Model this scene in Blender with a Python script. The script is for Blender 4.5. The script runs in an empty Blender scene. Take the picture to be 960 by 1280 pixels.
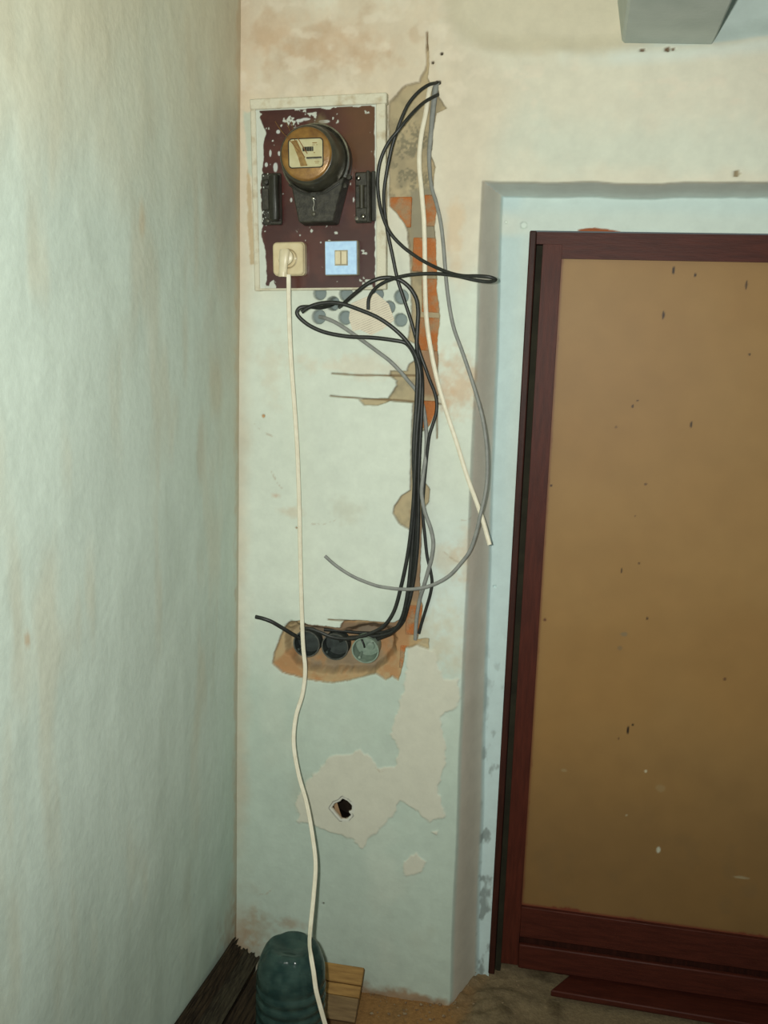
import bpy, bmesh, math, random
import numpy as np
from mathutils import Matrix, Vector

# ------------------------------------------------------------------ camera, light, exposure
sc = bpy.context.scene
COL = sc.collection
F_PX = 1244.0
PITCH, ROLL, YAW = (math.radians(v) for v in (-10.4, 1.84, -10.8))
CAM = np.array([0.8737, -2.5, 1.8631])
_cy, _sy, _cp, _sp = math.cos(YAW), math.sin(YAW), math.cos(PITCH), math.sin(PITCH)
FWD = np.array([_sy * _cp, _cy * _cp, _sp])
_r = np.array([_cy, -_sy, 0.0]); _u = np.cross(_r, FWD)
_c, _s = math.cos(ROLL), math.sin(ROLL)
RGT = _c * _r + _s * _u
UPV = -_s * _r + _c * _u

cd = bpy.data.cameras.new('camera')
cd.sensor_fit = 'HORIZONTAL'; cd.sensor_width = 36.0; cd.lens = F_PX / 960.0 * 36.0
cd.clip_start = 0.02; cd.clip_end = 60
co = bpy.data.objects.new('camera', cd); COL.objects.link(co)
m = Matrix.Identity(4)
for i in range(3):
    m[i][0], m[i][1], m[i][2], m[i][3] = RGT[i], UPV[i], -FWD[i], CAM[i]
co.matrix_world = m
sc.camera = co

w = bpy.data.worlds.new('world'); sc.world = w; w.use_nodes = True
w.node_tree.nodes['Background'].inputs[0].default_value = (0.80, 0.95, 0.93, 1)
w.node_tree.nodes['Background'].inputs[1].default_value = 0.13

# the camera's own flash, left of the lens (camera held upright)
FL = CAM - 0.075 * RGT + 0.03 * UPV
fl = bpy.data.lights.new('camera_flash', 'SPOT'); fl.shadow_soft_size = 0.02
fl.spot_size = math.radians(128); fl.spot_blend = 1.0
fl.energy = 172; fl.color = (0.99, 1.0, 0.93)
fo = bpy.data.objects.new('camera_flash', fl); COL.objects.link(fo)
aim = Vector(FWD - 0.01 * RGT + 0.16 * UPV)
fo.location = FL; fo.rotation_euler = aim.to_track_quat('-Z', 'Y').to_euler()

sc.view_settings.view_transform = 'Standard'; sc.view_settings.look = 'None'
sc.view_settings.exposure = 0.0; sc.view_settings.gamma = 1.0; sc.view_settings.use_curve_mapping = False

# ------------------------------------------------------------------ helpers
def W(px, py, Y=0.0):
    """point at depth y=Y that a sight line of the survey photo reaches"""
    d = FWD + RGT * (px - 480) / F_PX - UPV * (py - 640) / F_PX
    return CAM + d * ((Y - CAM[1]) / d[1])

def lin(c):
    return tuple(((v / 255) / 12.92 if v / 255 <= 0.04045 else (((v / 255) + 0.055) / 1.055) ** 2.4) for v in c)

RNG = np.random.RandomState(7)
random.seed(7)
_TAB = RNG.rand(8, 256, 256)

def vnoise(x, z, seed=0):
    t = _TAB[seed % 8]; o = 37 * seed
    xi = np.floor(x).astype(int); zi = np.floor(z).astype(int)
    fx = x - xi; fz = z - zi
    fx = fx * fx * (3 - 2 * fx); fz = fz * fz * (3 - 2 * fz)
    a = t[(xi + o) & 255, (zi + o) & 255]; b = t[(xi + 1 + o) & 255, (zi + o) & 255]
    c = t[(xi + o) & 255, (zi + 1 + o) & 255]; d = t[(xi + 1 + o) & 255, (zi + 1 + o) & 255]
    return (a * (1 - fx) + b * fx) * (1 - fz) + (c * (1 - fx) + d * fx) * fz

def fbm(x, z, freq, octv=4, seed=0):
    s = 0; a = 0.5; tot = 0
    for k in range(octv):
        s = s + a * vnoise(x * freq + 13.7 * k, z * freq + 7.1 * k, seed + k); tot += a
        a *= 0.5; freq *= 2.03
    return s / tot - 0.5            # about -0.5..0.5

def sstep(a, b, v):
    t = np.clip((v - a) / (b - a), 0, 1)
    return t * t * (3 - 2 * t)

def sdf(poly, X, Z):
    """signed distance to polygon, negative inside"""
    P = np.array(poly); n = len(P)
    d = np.full(X.shape, 1e9); inside = np.zeros(X.shape, bool)
    for i in range(n):
        ax, az = P[i]; bx, bz = P[(i + 1) % n]
        ex, ez = bx - ax, bz - az
        wx, wz = X - ax, Z - az
        t = np.clip((wx * ex + wz * ez) / (ex * ex + ez * ez + 1e-12), 0, 1)
        d = np.minimum(d, (wx - ex * t) ** 2 + (wz - ez * t) ** 2)
        c1 = (az > Z) != (bz > Z)
        with np.errstate(divide='ignore', invalid='ignore'):
            xx = ax + (Z - az) * ex / (ez if ez != 0 else 1e-12)
        inside ^= c1 & (X < xx)
    return np.where(inside, -1, 1) * np.sqrt(d)

def pathdist(path, X, Z):
    P = np.array(path); d = np.full(X.shape, 1e9)
    for i in range(len(P) - 1):
        ax, az = P[i]; ex, ez = P[i + 1] - P[i]
        wx, wz = X - ax, Z - az
        t = np.clip((wx * ex + wz * ez) / (ex * ex + ez * ez + 1e-12), 0, 1)
        d = np.minimum(d, (wx - ex * t) ** 2 + (wz - ez * t) ** 2)
    return np.sqrt(d)

def WP(pts, Y=0.0):
    return [tuple(W(x, y, Y)[[0, 2]]) for x, y in pts]

# ---- materials
def nodes_of(name, rough=0.6, spec=0.3, metal=0.0):
    mt = bpy.data.materials.new(name); mt.use_nodes = True
    nt = mt.node_tree; b = nt.nodes['Principled BSDF']
    b.inputs['Roughness'].default_value = rough
    b.inputs['Specular IOR Level'].default_value = spec
    b.inputs['Metallic'].default_value = metal
    return mt, nt, b

def mat(name, col, col2=None, rough=0.6, spec=0.3, metal=0.0, scale=40, bump=0.0, stretch=(1, 1, 1), lo=0.35, hi=0.65, bscale=None):
    """two-tone noise material with fine relief; object coordinates"""
    mt, nt, b = nodes_of(name, rough, spec, metal)
    tc = nt.nodes.new('ShaderNodeTexCoord'); mp = nt.nodes.new('ShaderNodeMapping')
    mp.inputs['Scale'].default_value = stretch
    nt.links.new(tc.outputs['Object'], mp.inputs[0])
    nz = nt.nodes.new('ShaderNodeTexNoise'); nz.inputs['Scale'].default_value = scale; nz.inputs['Detail'].default_value = 5
    nt.links.new(mp.outputs[0], nz.inputs['Vector'])
    cr = nt.nodes.new('ShaderNodeValToRGB')
    cr.color_ramp.elements[0].position = lo; cr.color_ramp.elements[1].position = hi
    c2 = col2 if col2 else tuple(0.86 * v for v in col)
    cr.color_ramp.elements[0].color = (*lin(c2), 1); cr.color_ramp.elements[1].color = (*lin(col), 1)
    nt.links.new(nz.outputs[0], cr.inputs[0]); nt.links.new(cr.outputs[0], b.inputs['Base Color'])
    if bump:
        n2 = nt.nodes.new('ShaderNodeTexNoise'); n2.inputs['Scale'].default_value = bscale or scale * 3; n2.inputs['Detail'].default_value = 6
        nt.links.new(mp.outputs[0], n2.inputs['Vector'])
        bp = nt.nodes.new('ShaderNodeBump'); bp.inputs['Strength'].default_value = bump; bp.inputs['Distance'].default_value = 0.004
        nt.links.new(n2.outputs[0], bp.inputs['Height']); nt.links.new(bp.outputs[0], b.inputs['Normal'])
    return mt

def painted(name, rough=0.7, spec=0.25, scale=60, vary=0.08, bump=0.25, bscale=180, bdist=0.003):
    """surface whose paint, plaster and dirt come from a colour attribute, with fine grain over it"""
    mt, nt, b = nodes_of(name, rough, spec)
    at = nt.nodes.new('ShaderNodeAttribute'); at.attribute_name = 'paint'
    tc = nt.nodes.new('ShaderNodeTexCoord')
    nz = nt.nodes.new('ShaderNodeTexNoise'); nz.inputs['Scale'].default_value = scale; nz.inputs['Detail'].default_value = 6
    nt.links.new(tc.outputs['Object'], nz.inputs['Vector'])
    mr = nt.nodes.new('ShaderNodeMapRange'); mr.inputs[1].default_value = 0.3; mr.inputs[2].default_value = 0.7
    mr.inputs[3].default_value = 1 - vary; mr.inputs[4].default_value = 1 + vary * 0.6
    nt.links.new(nz.outputs[0], mr.inputs[0])
    mx = nt.nodes.new('ShaderNodeMix'); mx.data_type = 'RGBA'; mx.blend_type = 'MULTIPLY'; mx.inputs[0].default_value = 1
    nt.links.new(at.outputs['Color'], mx.inputs[6]); nt.links.new(mr.outputs[0], mx.inputs[7])
    nt.links.new(mx.outputs[2], b.inputs['Base Color'])
    n2 = nt.nodes.new('ShaderNodeTexNoise'); n2.inputs['Scale'].default_value = bscale; n2.inputs['Detail'].default_value = 5
    nt.links.new(tc.outputs['Object'], n2.inputs['Vector'])
    bp = nt.nodes.new('ShaderNodeBump'); bp.inputs['Strength'].default_value = bump; bp.inputs['Distance'].default_value = bdist
    nt.links.new(n2.outputs[0], bp.inputs['Height']); nt.links.new(bp.outputs[0], b.inputs['Normal'])
    return mt

M = {}
M['plaster'] = painted('old_limewash_plaster', rough=0.75, scale=24, vary=0.05, bump=0.14, bscale=110)
M['oil_paint'] = painted('left_wall_paint', rough=0.55, spec=0.35, vary=0.04, bump=0.22, bscale=60, bdist=0.004)
M['board_paint'] = painted('brown_laminate_with_splashes', rough=0.28, spec=0.5, vary=0.05, bump=0.05)
M['hardboard'] = painted('tan_hardboard', rough=0.5, spec=0.3, scale=14, vary=0.05, bump=0.12, bscale=400, bdist=0.001)
M['black_cable'] = mat('black_pvc', (44, 46, 42), (32, 34, 31), rough=0.42, spec=0.45, scale=90)
M['grey_cable'] = mat('grey_pvc', (142, 144, 138), (128, 130, 125), rough=0.5, spec=0.35, scale=60)
M['white_cable'] = mat('cream_pvc', (232, 226, 204), (222, 214, 190), rough=0.45, spec=0.4, scale=60)
M['brick'] = mat('orange_brick', (178, 112, 66), (164, 134, 102), rough=0.95, spec=0.1, scale=34, bump=1.0, bscale=160, lo=0.36, hi=0.56)
M['whitewash'] = mat('whitewashed_wood', (214, 210, 188), (186, 172, 142), rough=0.8, spec=0.15, scale=38, bump=0.5, lo=0.25, hi=0.5)
M['bakelite'] = mat('black_bakelite', (52, 53, 46), (40, 38, 32), rough=0.3, spec=0.5, scale=60, bump=0.05)
M['dusty'] = mat('dusty_black_bakelite', (66, 64, 54), (44, 43, 36), rough=0.55, spec=0.35, scale=70, bump=0.3)
M['paintfleck'] = mat('whitewash_splash', (216, 220, 210), (190, 196, 186), rough=0.7, scale=300)
M['drum'] = mat('meter_drum_enamel', (74, 72, 58), (54, 52, 42), rough=0.3, spec=0.5, scale=30)
M['bezel'] = mat('amber_glass_bezel', (156, 118, 58), (112, 78, 40), rough=0.3, spec=0.5, metal=0.2, scale=44, bump=0.15, lo=0.3, hi=0.7)  # yellowed glass, with the flash's golden glare in its colour
M['dial'] = mat('yellowed_dial_enamel', (196, 190, 152), (178, 170, 128), rough=0.35, scale=30)
M['gasket'] = mat('dark_gasket', (38, 36, 26), rough=0.5, scale=80)
M['dial_brown'] = mat('dial_brown_tone', (150, 122, 70), (126, 98, 54), rough=0.5, scale=120)
M['straw'] = mat('dry_straw', (150, 112, 66), (124, 86, 50), rough=0.8, scale=90)
M['steel'] = mat('steel', (190, 188, 178), (150, 146, 134), rough=0.25, metal=1.0, scale=70)
M['lead'] = mat('lead_seal', (110, 108, 96), rough=0.5, metal=0.6, scale=90)
M['ivory'] = mat('ivory_plastic', (214, 200, 162), (204, 188, 148), rough=0.35, spec=0.45, scale=40)
M['ivory_pale'] = mat('pale_ivory_plastic', (222, 212, 180), (212, 200, 166), rough=0.35, spec=0.45, scale=40)
M['well'] = mat('socket_well_plastic', (186, 168, 128), rough=0.4, scale=40)
M['glareplate'] = mat('glare_tinted_plate', (190, 226, 255), (176, 212, 246), rough=0.3, spec=0.5, scale=90)  # bluish reflected light put into the plate's colour
M['beigebase'] = mat('beige_switch_base', (172, 164, 138), (150, 142, 118), rough=0.5, scale=60)
M['boxblack'] = mat('black_box_plastic', (66, 74, 70), (50, 56, 53), rough=0.55, scale=60)
M['boxgrey'] = mat('grey_green_box_plastic', (148, 164, 148), (122, 140, 124), rough=0.45, scale=60)
M['stop'] = mat('dark_gap_shade', (50, 48, 36), (40, 38, 29), rough=0.7, spec=0.1, scale=20)  # dark olive standing in for shade in the door gap
M['boxrim'] = mat('dusty_box_rim', (92, 94, 86), (64, 66, 60), rough=0.7, scale=70)
M['doorwood'] = mat('red_brown_door_paint', (80, 36, 25), (66, 29, 20), rough=0.5, spec=0.2, scale=16, stretch=(6, 6, 0.7), bump=0.15, bscale=60)
M['doorwood_dark'] = mat('dark_jamb_paint', (62, 31, 23), (47, 24, 18), rough=0.5, spec=0.2, scale=16, stretch=(6, 6, 0.7), bump=0.2, bscale=60)
M['rail'] = mat('red_brown_rail_paint', (77, 35, 25), (64, 28, 20), rough=0.5, spec=0.2, scale=16, stretch=(0.7, 6, 6), bump=0.15, bscale=60)
M['rotwood'] = mat('dark_weathered_wood', (66, 54, 40), (34, 27, 21), rough=0.9, spec=0.15, scale=30, stretch=(7, 0.35, 7), bump=0.9, bscale=60)
M['rotwood2'] = mat('grey_weathered_wood', (74, 68, 54), (44, 38, 31), rough=0.9, spec=0.15, scale=30, stretch=(7, 0.35, 7), bump=0.9, bscale=60)
M['plank'] = mat('tan_plank', (164, 126, 70), (132, 98, 52), rough=0.7, scale=22, stretch=(0.6, 5, 5), bump=0.25)
M['lath'] = mat('pale_lath', (196, 164, 126), (176, 142, 106), rough=0.8, scale=40)
M['void'] = mat('cavity_shade', (58, 48, 40), (36, 30, 26), rough=1.0, spec=0.0, scale=20)  # dark brown stands in for the unlit depth of the hole
M['beam'] = mat('grey_beam_paint', (192, 200, 194), (178, 188, 182), rough=0.7, scale=9, bump=0.2, bscale=90)
M['ceiling'] = mat('limewashed_ceiling', (205, 205, 190), (190, 190, 172), rough=0.8, scale=6, bump=0.2, bscale=90)
M['paper'] = None
M['stone'] = mat('rubble', (150, 132, 104), (110, 84, 60), rough=0.95, scale=60, bump=0.5)

# ---- objects
def link(name, me, material, parent=None):
    o = bpy.data.objects.new(name, me); COL.objects.link(o)
    if material is not None: me.materials.append(material)
    if parent is not None: o.parent = parent
    return o

def mesh(name, verts, faces, material, parent=None, smooth=False, sharp=None):
    me = bpy.data.meshes.new(name); me.from_pydata([tuple(v) for v in verts], [], faces); me.update()
    bm = bmesh.new(); bm.from_mesh(me); bmesh.ops.recalc_face_normals(bm, faces=bm.faces); bm.to_mesh(me); bm.free()
    if smooth:
        me.polygons.foreach_set('use_smooth', [True] * len(me.polygons))
        if sharp: me.set_sharp_from_angle(angle=math.radians(sharp))
    return link(name, me, material, parent)

def tag(o, label, cat, group=None):
    o['label'] = label; o['category'] = cat
    if group: o['group'] = group
    return o

def struct(o, label=None):
    o['kind'] = 'structure'
    if label: o['label'] = label
    return o

def empty(name, label, cat, loc=(0, 0, 0), rot=(0, 0, 0), group=None):
    o = bpy.data.objects.new(name, None); COL.objects.link(o); o.empty_display_size = 0.03
    o.location = loc; o.rotation_euler = rot
    return tag(o, label, cat, group)

def bevel(o, wd, seg=2):
    md = o.modifiers.new('bevel', 'BEVEL'); md.width = wd; md.segments = seg; md.limit_method = 'ANGLE'
    o.data.polygons.foreach_set('use_smooth', [True] * len(o.data.polygons))
    o.data.set_sharp_from_angle(angle=math.radians(40))
    return o

def box(name, lo, hi, material, parent=None, bev=0.0, jit=0.0):
    x0, y0, z0 = lo; x1, y1, z1 = hi
    v = [(x0, y0, z0), (x1, y0, z0), (x1, y1, z0), (x0, y1, z0), (x0, y0, z1), (x1, y0, z1), (x1, y1, z1), (x0, y1, z1)]
    if jit: v = [tuple(c + random.uniform(-jit, jit) for c in p) for p in v]
    f = [(0, 3, 2, 1), (4, 5, 6, 7), (0, 1, 5, 4), (1, 2, 6, 5), (2, 3, 7, 6), (3, 0, 4, 7)]
    o = mesh(name, v, f, material, parent)
    return bevel(o, bev) if bev else o

def rrect(w2, h2, r, seg=6, cx=0, cy=0):
    pts = []
    for qx, qy, a0 in ((1, 1, 0), (-1, 1, 90), (-1, -1, 180), (1, -1, 270)):
        for k in range(seg + 1):
            a = math.radians(a0 + 90 * k / seg)
            pts.append((cx + qx * (w2 - r) + r * math.cos(a), cy + qy * (h2 - r) + r * math.sin(a)))
    return pts

def prism(name, pts, z0, z1, material, parent=None, bev=0.0, top_scale=1.0, smooth=False):
    n = len(pts); cx = sum(p[0] for p in pts) / n; cy = sum(p[1] for p in pts) / n
    v = [(x, y, z0) for x, y in pts] + [(cx + (x - cx) * top_scale, cy + (y - cy) * top_scale, z1) for x, y in pts]
    f = [tuple(range(n - 1, -1, -1)), tuple(range(n, 2 * n))] + [(i, (i + 1) % n, n + (i + 1) % n, n + i) for i in range(n)]
    o = mesh(name, v, f, material, parent, smooth=smooth, sharp=40 if smooth else None)
    return bevel(o, bev) if bev else o

def lathe(name, prof, material, parent=None, seg=40, closed=False, fn=None, sharp=50):
    """revolve (r, z) profile about local z"""
    v = []; f = []
    n = len(prof)
    for (r, z) in prof:
        for k in range(seg):
            a = 2 * math.pi * k / seg
            rr = r if fn is None else fn(r, z, a)
            v.append((rr * math.cos(a), rr * math.sin(a), z))
    for i in range(n - 1 + (1 if closed else 0)):
        for k in range(seg):
            a0 = i * seg; b0 = ((i + 1) % n) * seg; k2 = (k + 1) % seg
            f.append((a0 + k, a0 + k2, b0 + k2, b0 + k))
    if not closed:
        if prof[0][0] > 1e-6: f.append(tuple(range(seg)))
        if prof[-1][0] > 1e-6: f.append(tuple((n - 1) * seg + k for k in range(seg)))
    o = mesh(name, v, f, material, parent, smooth=True, sharp=sharp)
    return o

def spline(pts, sub=8):
    P = [np.array(p, float) for p in pts]
    P = [2 * P[0] - P[1]] + P + [2 * P[-1] - P[-2]]
    out = []
    for i in range(1, len(P) - 2):
        p0, p1, p2, p3 = P[i - 1], P[i], P[i + 1], P[i + 2]
        t0 = 0; t1 = t0 + max(np.linalg.norm(p1 - p0), 1e-6) ** .5; t2 = t1 + max(np.linalg.norm(p2 - p1), 1e-6) ** .5; t3 = t2 + max(np.linalg.norm(p3 - p2), 1e-6) ** .5
        for k in range(sub):
            t = t1 + (t2 - t1) * k / sub
            a1 = (t1 - t) / (t1 - t0) * p0 + (t - t0) / (t1 - t0) * p1
            a2 = (t2 - t) / (t2 - t1) * p1 + (t - t1) / (t2 - t1) * p2
            a3 = (t3 - t) / (t3 - t2) * p2 + (t - t2) / (t3 - t2) * p3
            b1 = (t2 - t) / (t2 - t0) * a1 + (t - t0) / (t2 - t0) * a2
            b2 = (t3 - t) / (t3 - t1) * a2 + (t - t1) / (t3 - t1) * a3
            out.append((t2 - t) / (t2 - t1) * b1 + (t - t1) / (t2 - t1) * b2)
    out.append(P[-2])
    return out

def sweep(name, pts, section, material, parent=None, sub=8, ref=(0, -1, 0), scale=None):
    """sweep a closed 2-D section (u across, v towards ref) along a smooth path"""
    C = spline(pts, sub); n = len(C); k = len(section)
    v = []; f = []
    ref = np.array(ref, float); prev = None
    for i in range(n):
        t = C[min(i + 1, n - 1)] - C[max(i - 1, 0)]; t = t / (np.linalg.norm(t) + 1e-12)
        nn = ref - t * (ref @ t)
        if np.linalg.norm(nn) < 0.3 and prev is not None: nn = prev - t * (prev @ t)
        nn = nn / (np.linalg.norm(nn) + 1e-12); prev = nn
        bb = np.cross(t, nn)
        s = 1.0 if scale is None else scale(i / (n - 1))
        for (a, b) in section: v.append(C[i] + s * (bb * a + nn * b))
    for i in range(n - 1):
        for j in range(k):
            j2 = (j + 1) % k
            f.append((i * k + j, i * k + j2, (i + 1) * k + j2, (i + 1) * k + j))
    f.append(tuple(range(k))); f.append(tuple((n - 1) * k + j for j in range(k)))
    return mesh(name, v, f, material, parent, smooth=True, sharp=60)

def oval(a, b, n=10):
    return [(a * math.cos(2 * math.pi * i / n), b * math.sin(2 * math.pi * i / n)) for i in range(n)]

def twin(r, n=8):
    """figure-eight section of a two-core flat flex"""
    pts = []
    for i in range(n + 1):
        a = math.radians(-130 + 260 * i / n); pts.append((r * 0.85 + r * math.cos(a), r * math.sin(a)))
    for i in range(n + 1):
        a = math.radians(50 + 260 * i / n); pts.append((-r * 0.85 + r * math.cos(a), r * math.sin(a)))
    return pts

def grid_mesh(name, P, mask, cols, material, parent=None):
    """P (nx, nz, 3) grid; mask (nx-1, nz-1) of faces kept; cols (nx, nz, 3) linear paint"""
    nx, nz = P.shape[:2]
    idx = np.arange(nx * nz).reshape(nx, nz)
    q = np.stack([idx[:-1, :-1], idx[1:, :-1], idx[1:, 1:], idx[:-1, 1:]], -1)[mask]
    used, inv = np.unique(q, return_inverse=True)
    q = inv.reshape(q.shape).astype(np.int32)
    co_ = P.reshape(-1, 3)[used].astype(np.float32); cl = cols.reshape(-1, 3)[used]
    me = bpy.data.meshes.new(name)
    me.vertices.add(len(co_)); me.vertices.foreach_set('co', co_.ravel())
    nf = len(q); me.loops.add(nf * 4); me.loops.foreach_set('vertex_index', q.ravel())
    me.polygons.add(nf); me.polygons.foreach_set('loop_start', np.arange(0, nf * 4, 4, dtype=np.int32))
    me.polygons.foreach_set('use_smooth', np.ones(nf, bool))
    me.update(calc_edges=True)
    at = me.color_attributes.new('paint', 'FLOAT_COLOR', 'POINT')
    rgba = np.ones((len(cl), 4), np.float32); rgba[:, :3] = np.clip(cl, 0, 1); at.data.foreach_set('color', rgba.ravel())
    me.validate()
    return link(name, me, material, parent)

def blend(cols, c, wgt):
    c = np.array(lin(c)); return cols * (1 - wgt[..., None]) + c * wgt[..., None]

# ------------------------------------------------------------------ back wall
H_TOP = 2.72
DOOR_X0, DOOR_X1, DOOR_Z = 0.727, 1.715, 2.122
NICHE = 0.15
xs = np.concatenate([np.arange(-0.02, 0.72, 0.0021), np.arange(0.72, 1.84, 0.0055)])
zs = np.concatenate([np.arange(-0.02, 2.72, 0.0022), [2.725]])
X, Z = np.meshgrid(xs, zs, indexing='ij')

n_lo = fbm(X, Z, 3.0, 3, 1); n_md = fbm(X, Z, 14, 4, 2); n_fi = fbm(X, Z, 60, 3, 3); n_hi = fbm(X, Z, 190, 2, 5)
wob = 0.006 * n_md + 0.006 * n_fi + 0.003 * n_hi      # edge wobble

def region(px, soft=0.002, wobble=1.0, Y=0.0, extra=0.0):
    return sstep(soft, -soft, sdf(WP(px, Y), X, Z) + wobble * wob + extra)

depth = 0.007 * n_lo + 0.0024 * n_md + 0.0005 * n_fi
# flatten a little where the meter board sits
brd = sstep(0.05, -0.02, sdf(WP([(310, 125), (486, 125), (488, 360), (316, 362)]), X, Z))
depth = depth * (1 - 0.75 * brd)

# base paint: mint lime-wash below, cream above, pinkish at the top left
C0 = np.zeros(X.shape + (3,)); C0[:] = lin((212, 220, 206))
g = sstep(1.25, 0.75, Z + 0.5 * n_lo + 0.15 * n_md)
C0 = blend(C0, (182, 198, 184), 0.85 * g)
C0 = blend(C0, (208, 222, 216), 0.55 * sstep(1.5, 1.3, Z) * sstep(0.8, 1.1, Z) * sstep(0.35, 0.6, X + 0.2 * n_md))
C0 = blend(C0, (220, 214, 194), 0.85 * sstep(1.9, 2.15, Z + 0.25 * n_lo + 0.1 * n_md))
C0 = blend(C0, (208, 190, 164), 0.6 * sstep(2.3, 2.45, Z + 0.2 * n_md) * sstep(0.62, 0.45, X + 0.2 * n_md) * sstep(-0.25, 0.2, n_md + 0.3 * n_fi + 0.15))
C0 = blend(C0, (200, 176, 146), 0.4 * sstep(0.05, 0.0, X + 0.04 * n_md) * sstep(0.3, 0.6, Z))
C0 = blend(C0, (206, 214, 200), 0.6 * sstep(0.05, -0.05, Z - 2.36 + 0.1 * n_md) * sstep(-0.04, 0.04, Z - 2.26 + 0.12 * n_md) * sstep(0.55, 0.75, X + .1 * n_md))
C0 = blend(C0, (216, 204, 182), 0.65 * region([(545, 40), (600, 60), (640, 110), (610, 200), (605, 330), (575, 360), (548, 330), (542, 200)], 0.04))
C0 = blend(C0, (168, 164, 140), 0.45 * sstep(0.0, 0.28, fbm(X, Z, 5, 4, 5)) * sstep(0.9, 0.4, Z))
C0 = blend(C0, (204, 212, 196), 0.4 * sstep(0.05, 0.3, fbm(X, Z * 0.6, 7, 4, 7)) * sstep(1.2, 0.8, Z))
# cloudy brush-work
C0 *= (1 + 0.14 * fbm(X * 1.0, Z * 0.5, 9, 4, 4) + 0.05 * n_fi)[..., None]
# pinkish stains
for (px, py, rx, ry, c, a) in [(575, 478, 26, 34, (202, 164, 126), .6), (556, 488, 12, 22, (202, 166, 130), .45), (568, 295, 10, 40, (214, 184, 146), .45),
                               (365, 640, 20, 8, (196, 160, 120), .3), (345, 620, 8, 5, (190, 140, 100), .5), (415, 60, 80, 30, (204, 168, 132), .4),
                               (350, 40, 40, 25, (206, 176, 142), .4), (590, 690, 25, 40, (206, 176, 140), .4), (560, 700, 22, 22, (200, 180, 150), .4),
                               (440, 640, 26, 20, (190, 186, 164), .35), (430, 460, 70, 14, (216, 190, 160), .3), (340, 470, 20, 40, (206, 190, 164), .3),
                               (560, 800, 30, 60, (206, 186, 150), .3), (365, 1155, 22, 10, (160, 116, 76), .45), (320, 1160, 30, 30, (160, 140, 108), .4), (540, 800, 30, 40, (196, 176, 142), .3)]:
    p = W(px, py); s = 0.00206
    d = np.sqrt(((X - p[0]) / (rx * s)) ** 2 + ((Z - p[2]) / (ry * s)) ** 2)
    C0 = blend(C0, c, a * sstep(1.3, 0.2, d + 1.6 * n_md + 1.0 * n_fi))
C0 = blend(C0, (190, 162, 130), 0.5 * sstep(0.02, 0.25, fbm(X, Z, 16, 5, 6)) * sstep(2.42, 2.5, Z + 0.1 * n_md) * sstep(0.5, 0.4, X))
C0 = blend(C0, (226, 216, 196), 0.5 * sstep(0.05, 0.25, fbm(X, Z * 1.4, 22, 4, 1)) * sstep(2.3, 2.42, Z))
# darker damp band and brick dust along the floor
C0 = blend(C0, (150, 112, 74), 0.8 * sstep(0.035, 0.0, Z + 0.06 * n_md + 0.03 * n_fi) * sstep(0.25, 0.4, X))
C0 = blend(C0, (168, 130, 92), 0.7 * sstep(0.10, 0.0, X + 0.08 * n_fi) * sstep(0.30, 0.1, Z + 0.2 * n_md))

# thick plaster band below a crease over the door
crease = WP([(545, -60), (556, 20), (575, 52), (600, 62), (650, 66), (740, 68), (800, 63), (900, 55), (975, 46), (1200, 40), (1200, -60)])
dc = sdf(crease, X, Z) + 0.004 * n_md
depth += 0.016 * sstep(0.012, -0.050, dc + 0.012 * n_md)
C0 = blend(C0, (206, 198, 174), 0.75 * sstep(0.012, -0.02, dc + 0.02 * n_md))
C0 = blend(C0, (186, 206, 204), 0.8 * sstep(0.0, -0.01, dc) * sstep(0.93, 1.08, X + 0.1 * n_md))
C0 = blend(C0, (214, 224, 216), 0.6 * sstep(0.03, 0.0, np.abs(dc - 0.012)) * sstep(0.8, 0.95, X + 0.2 * n_md))  # lighter colour painted along the lip as its highlight

# new white filler
for poly in ([(508, 812), (522, 806), (541, 812), (548, 830), (556, 850), (575, 848), (577, 877), (560, 893), (551, 910), (556, 943), (551, 983), (557, 1020), (537, 1030),
              (520, 1013), (500, 1000), (490, 1020), (467, 1045), (453, 1057), (430, 1045), (393, 1032), (373, 1027), (368, 1003), (380, 983), (397, 960), (410, 945),
              (437, 942), (450, 935), (465, 947), (473, 960), (493, 957), (498, 940), (493, 910), (500, 870), (508, 850)],
             [(520, 1067), (533, 1077), (527, 1090), (507, 1091), (505, 1078)],
             [(468, 852), (484, 856), (480, 930), (470, 930)] if False else [(540, 1040), (548, 1038), (546, 1046)]):
    r_ = sstep(0.004, -0.004, sdf(WP(poly), X, Z) + 0.030 * n_md + 0.014 * n_fi)
    C0 = blend(C0, (208, 206, 188), 0.92 * r_); depth -= 0.0022 * r_ * (1 + n_md)

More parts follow.
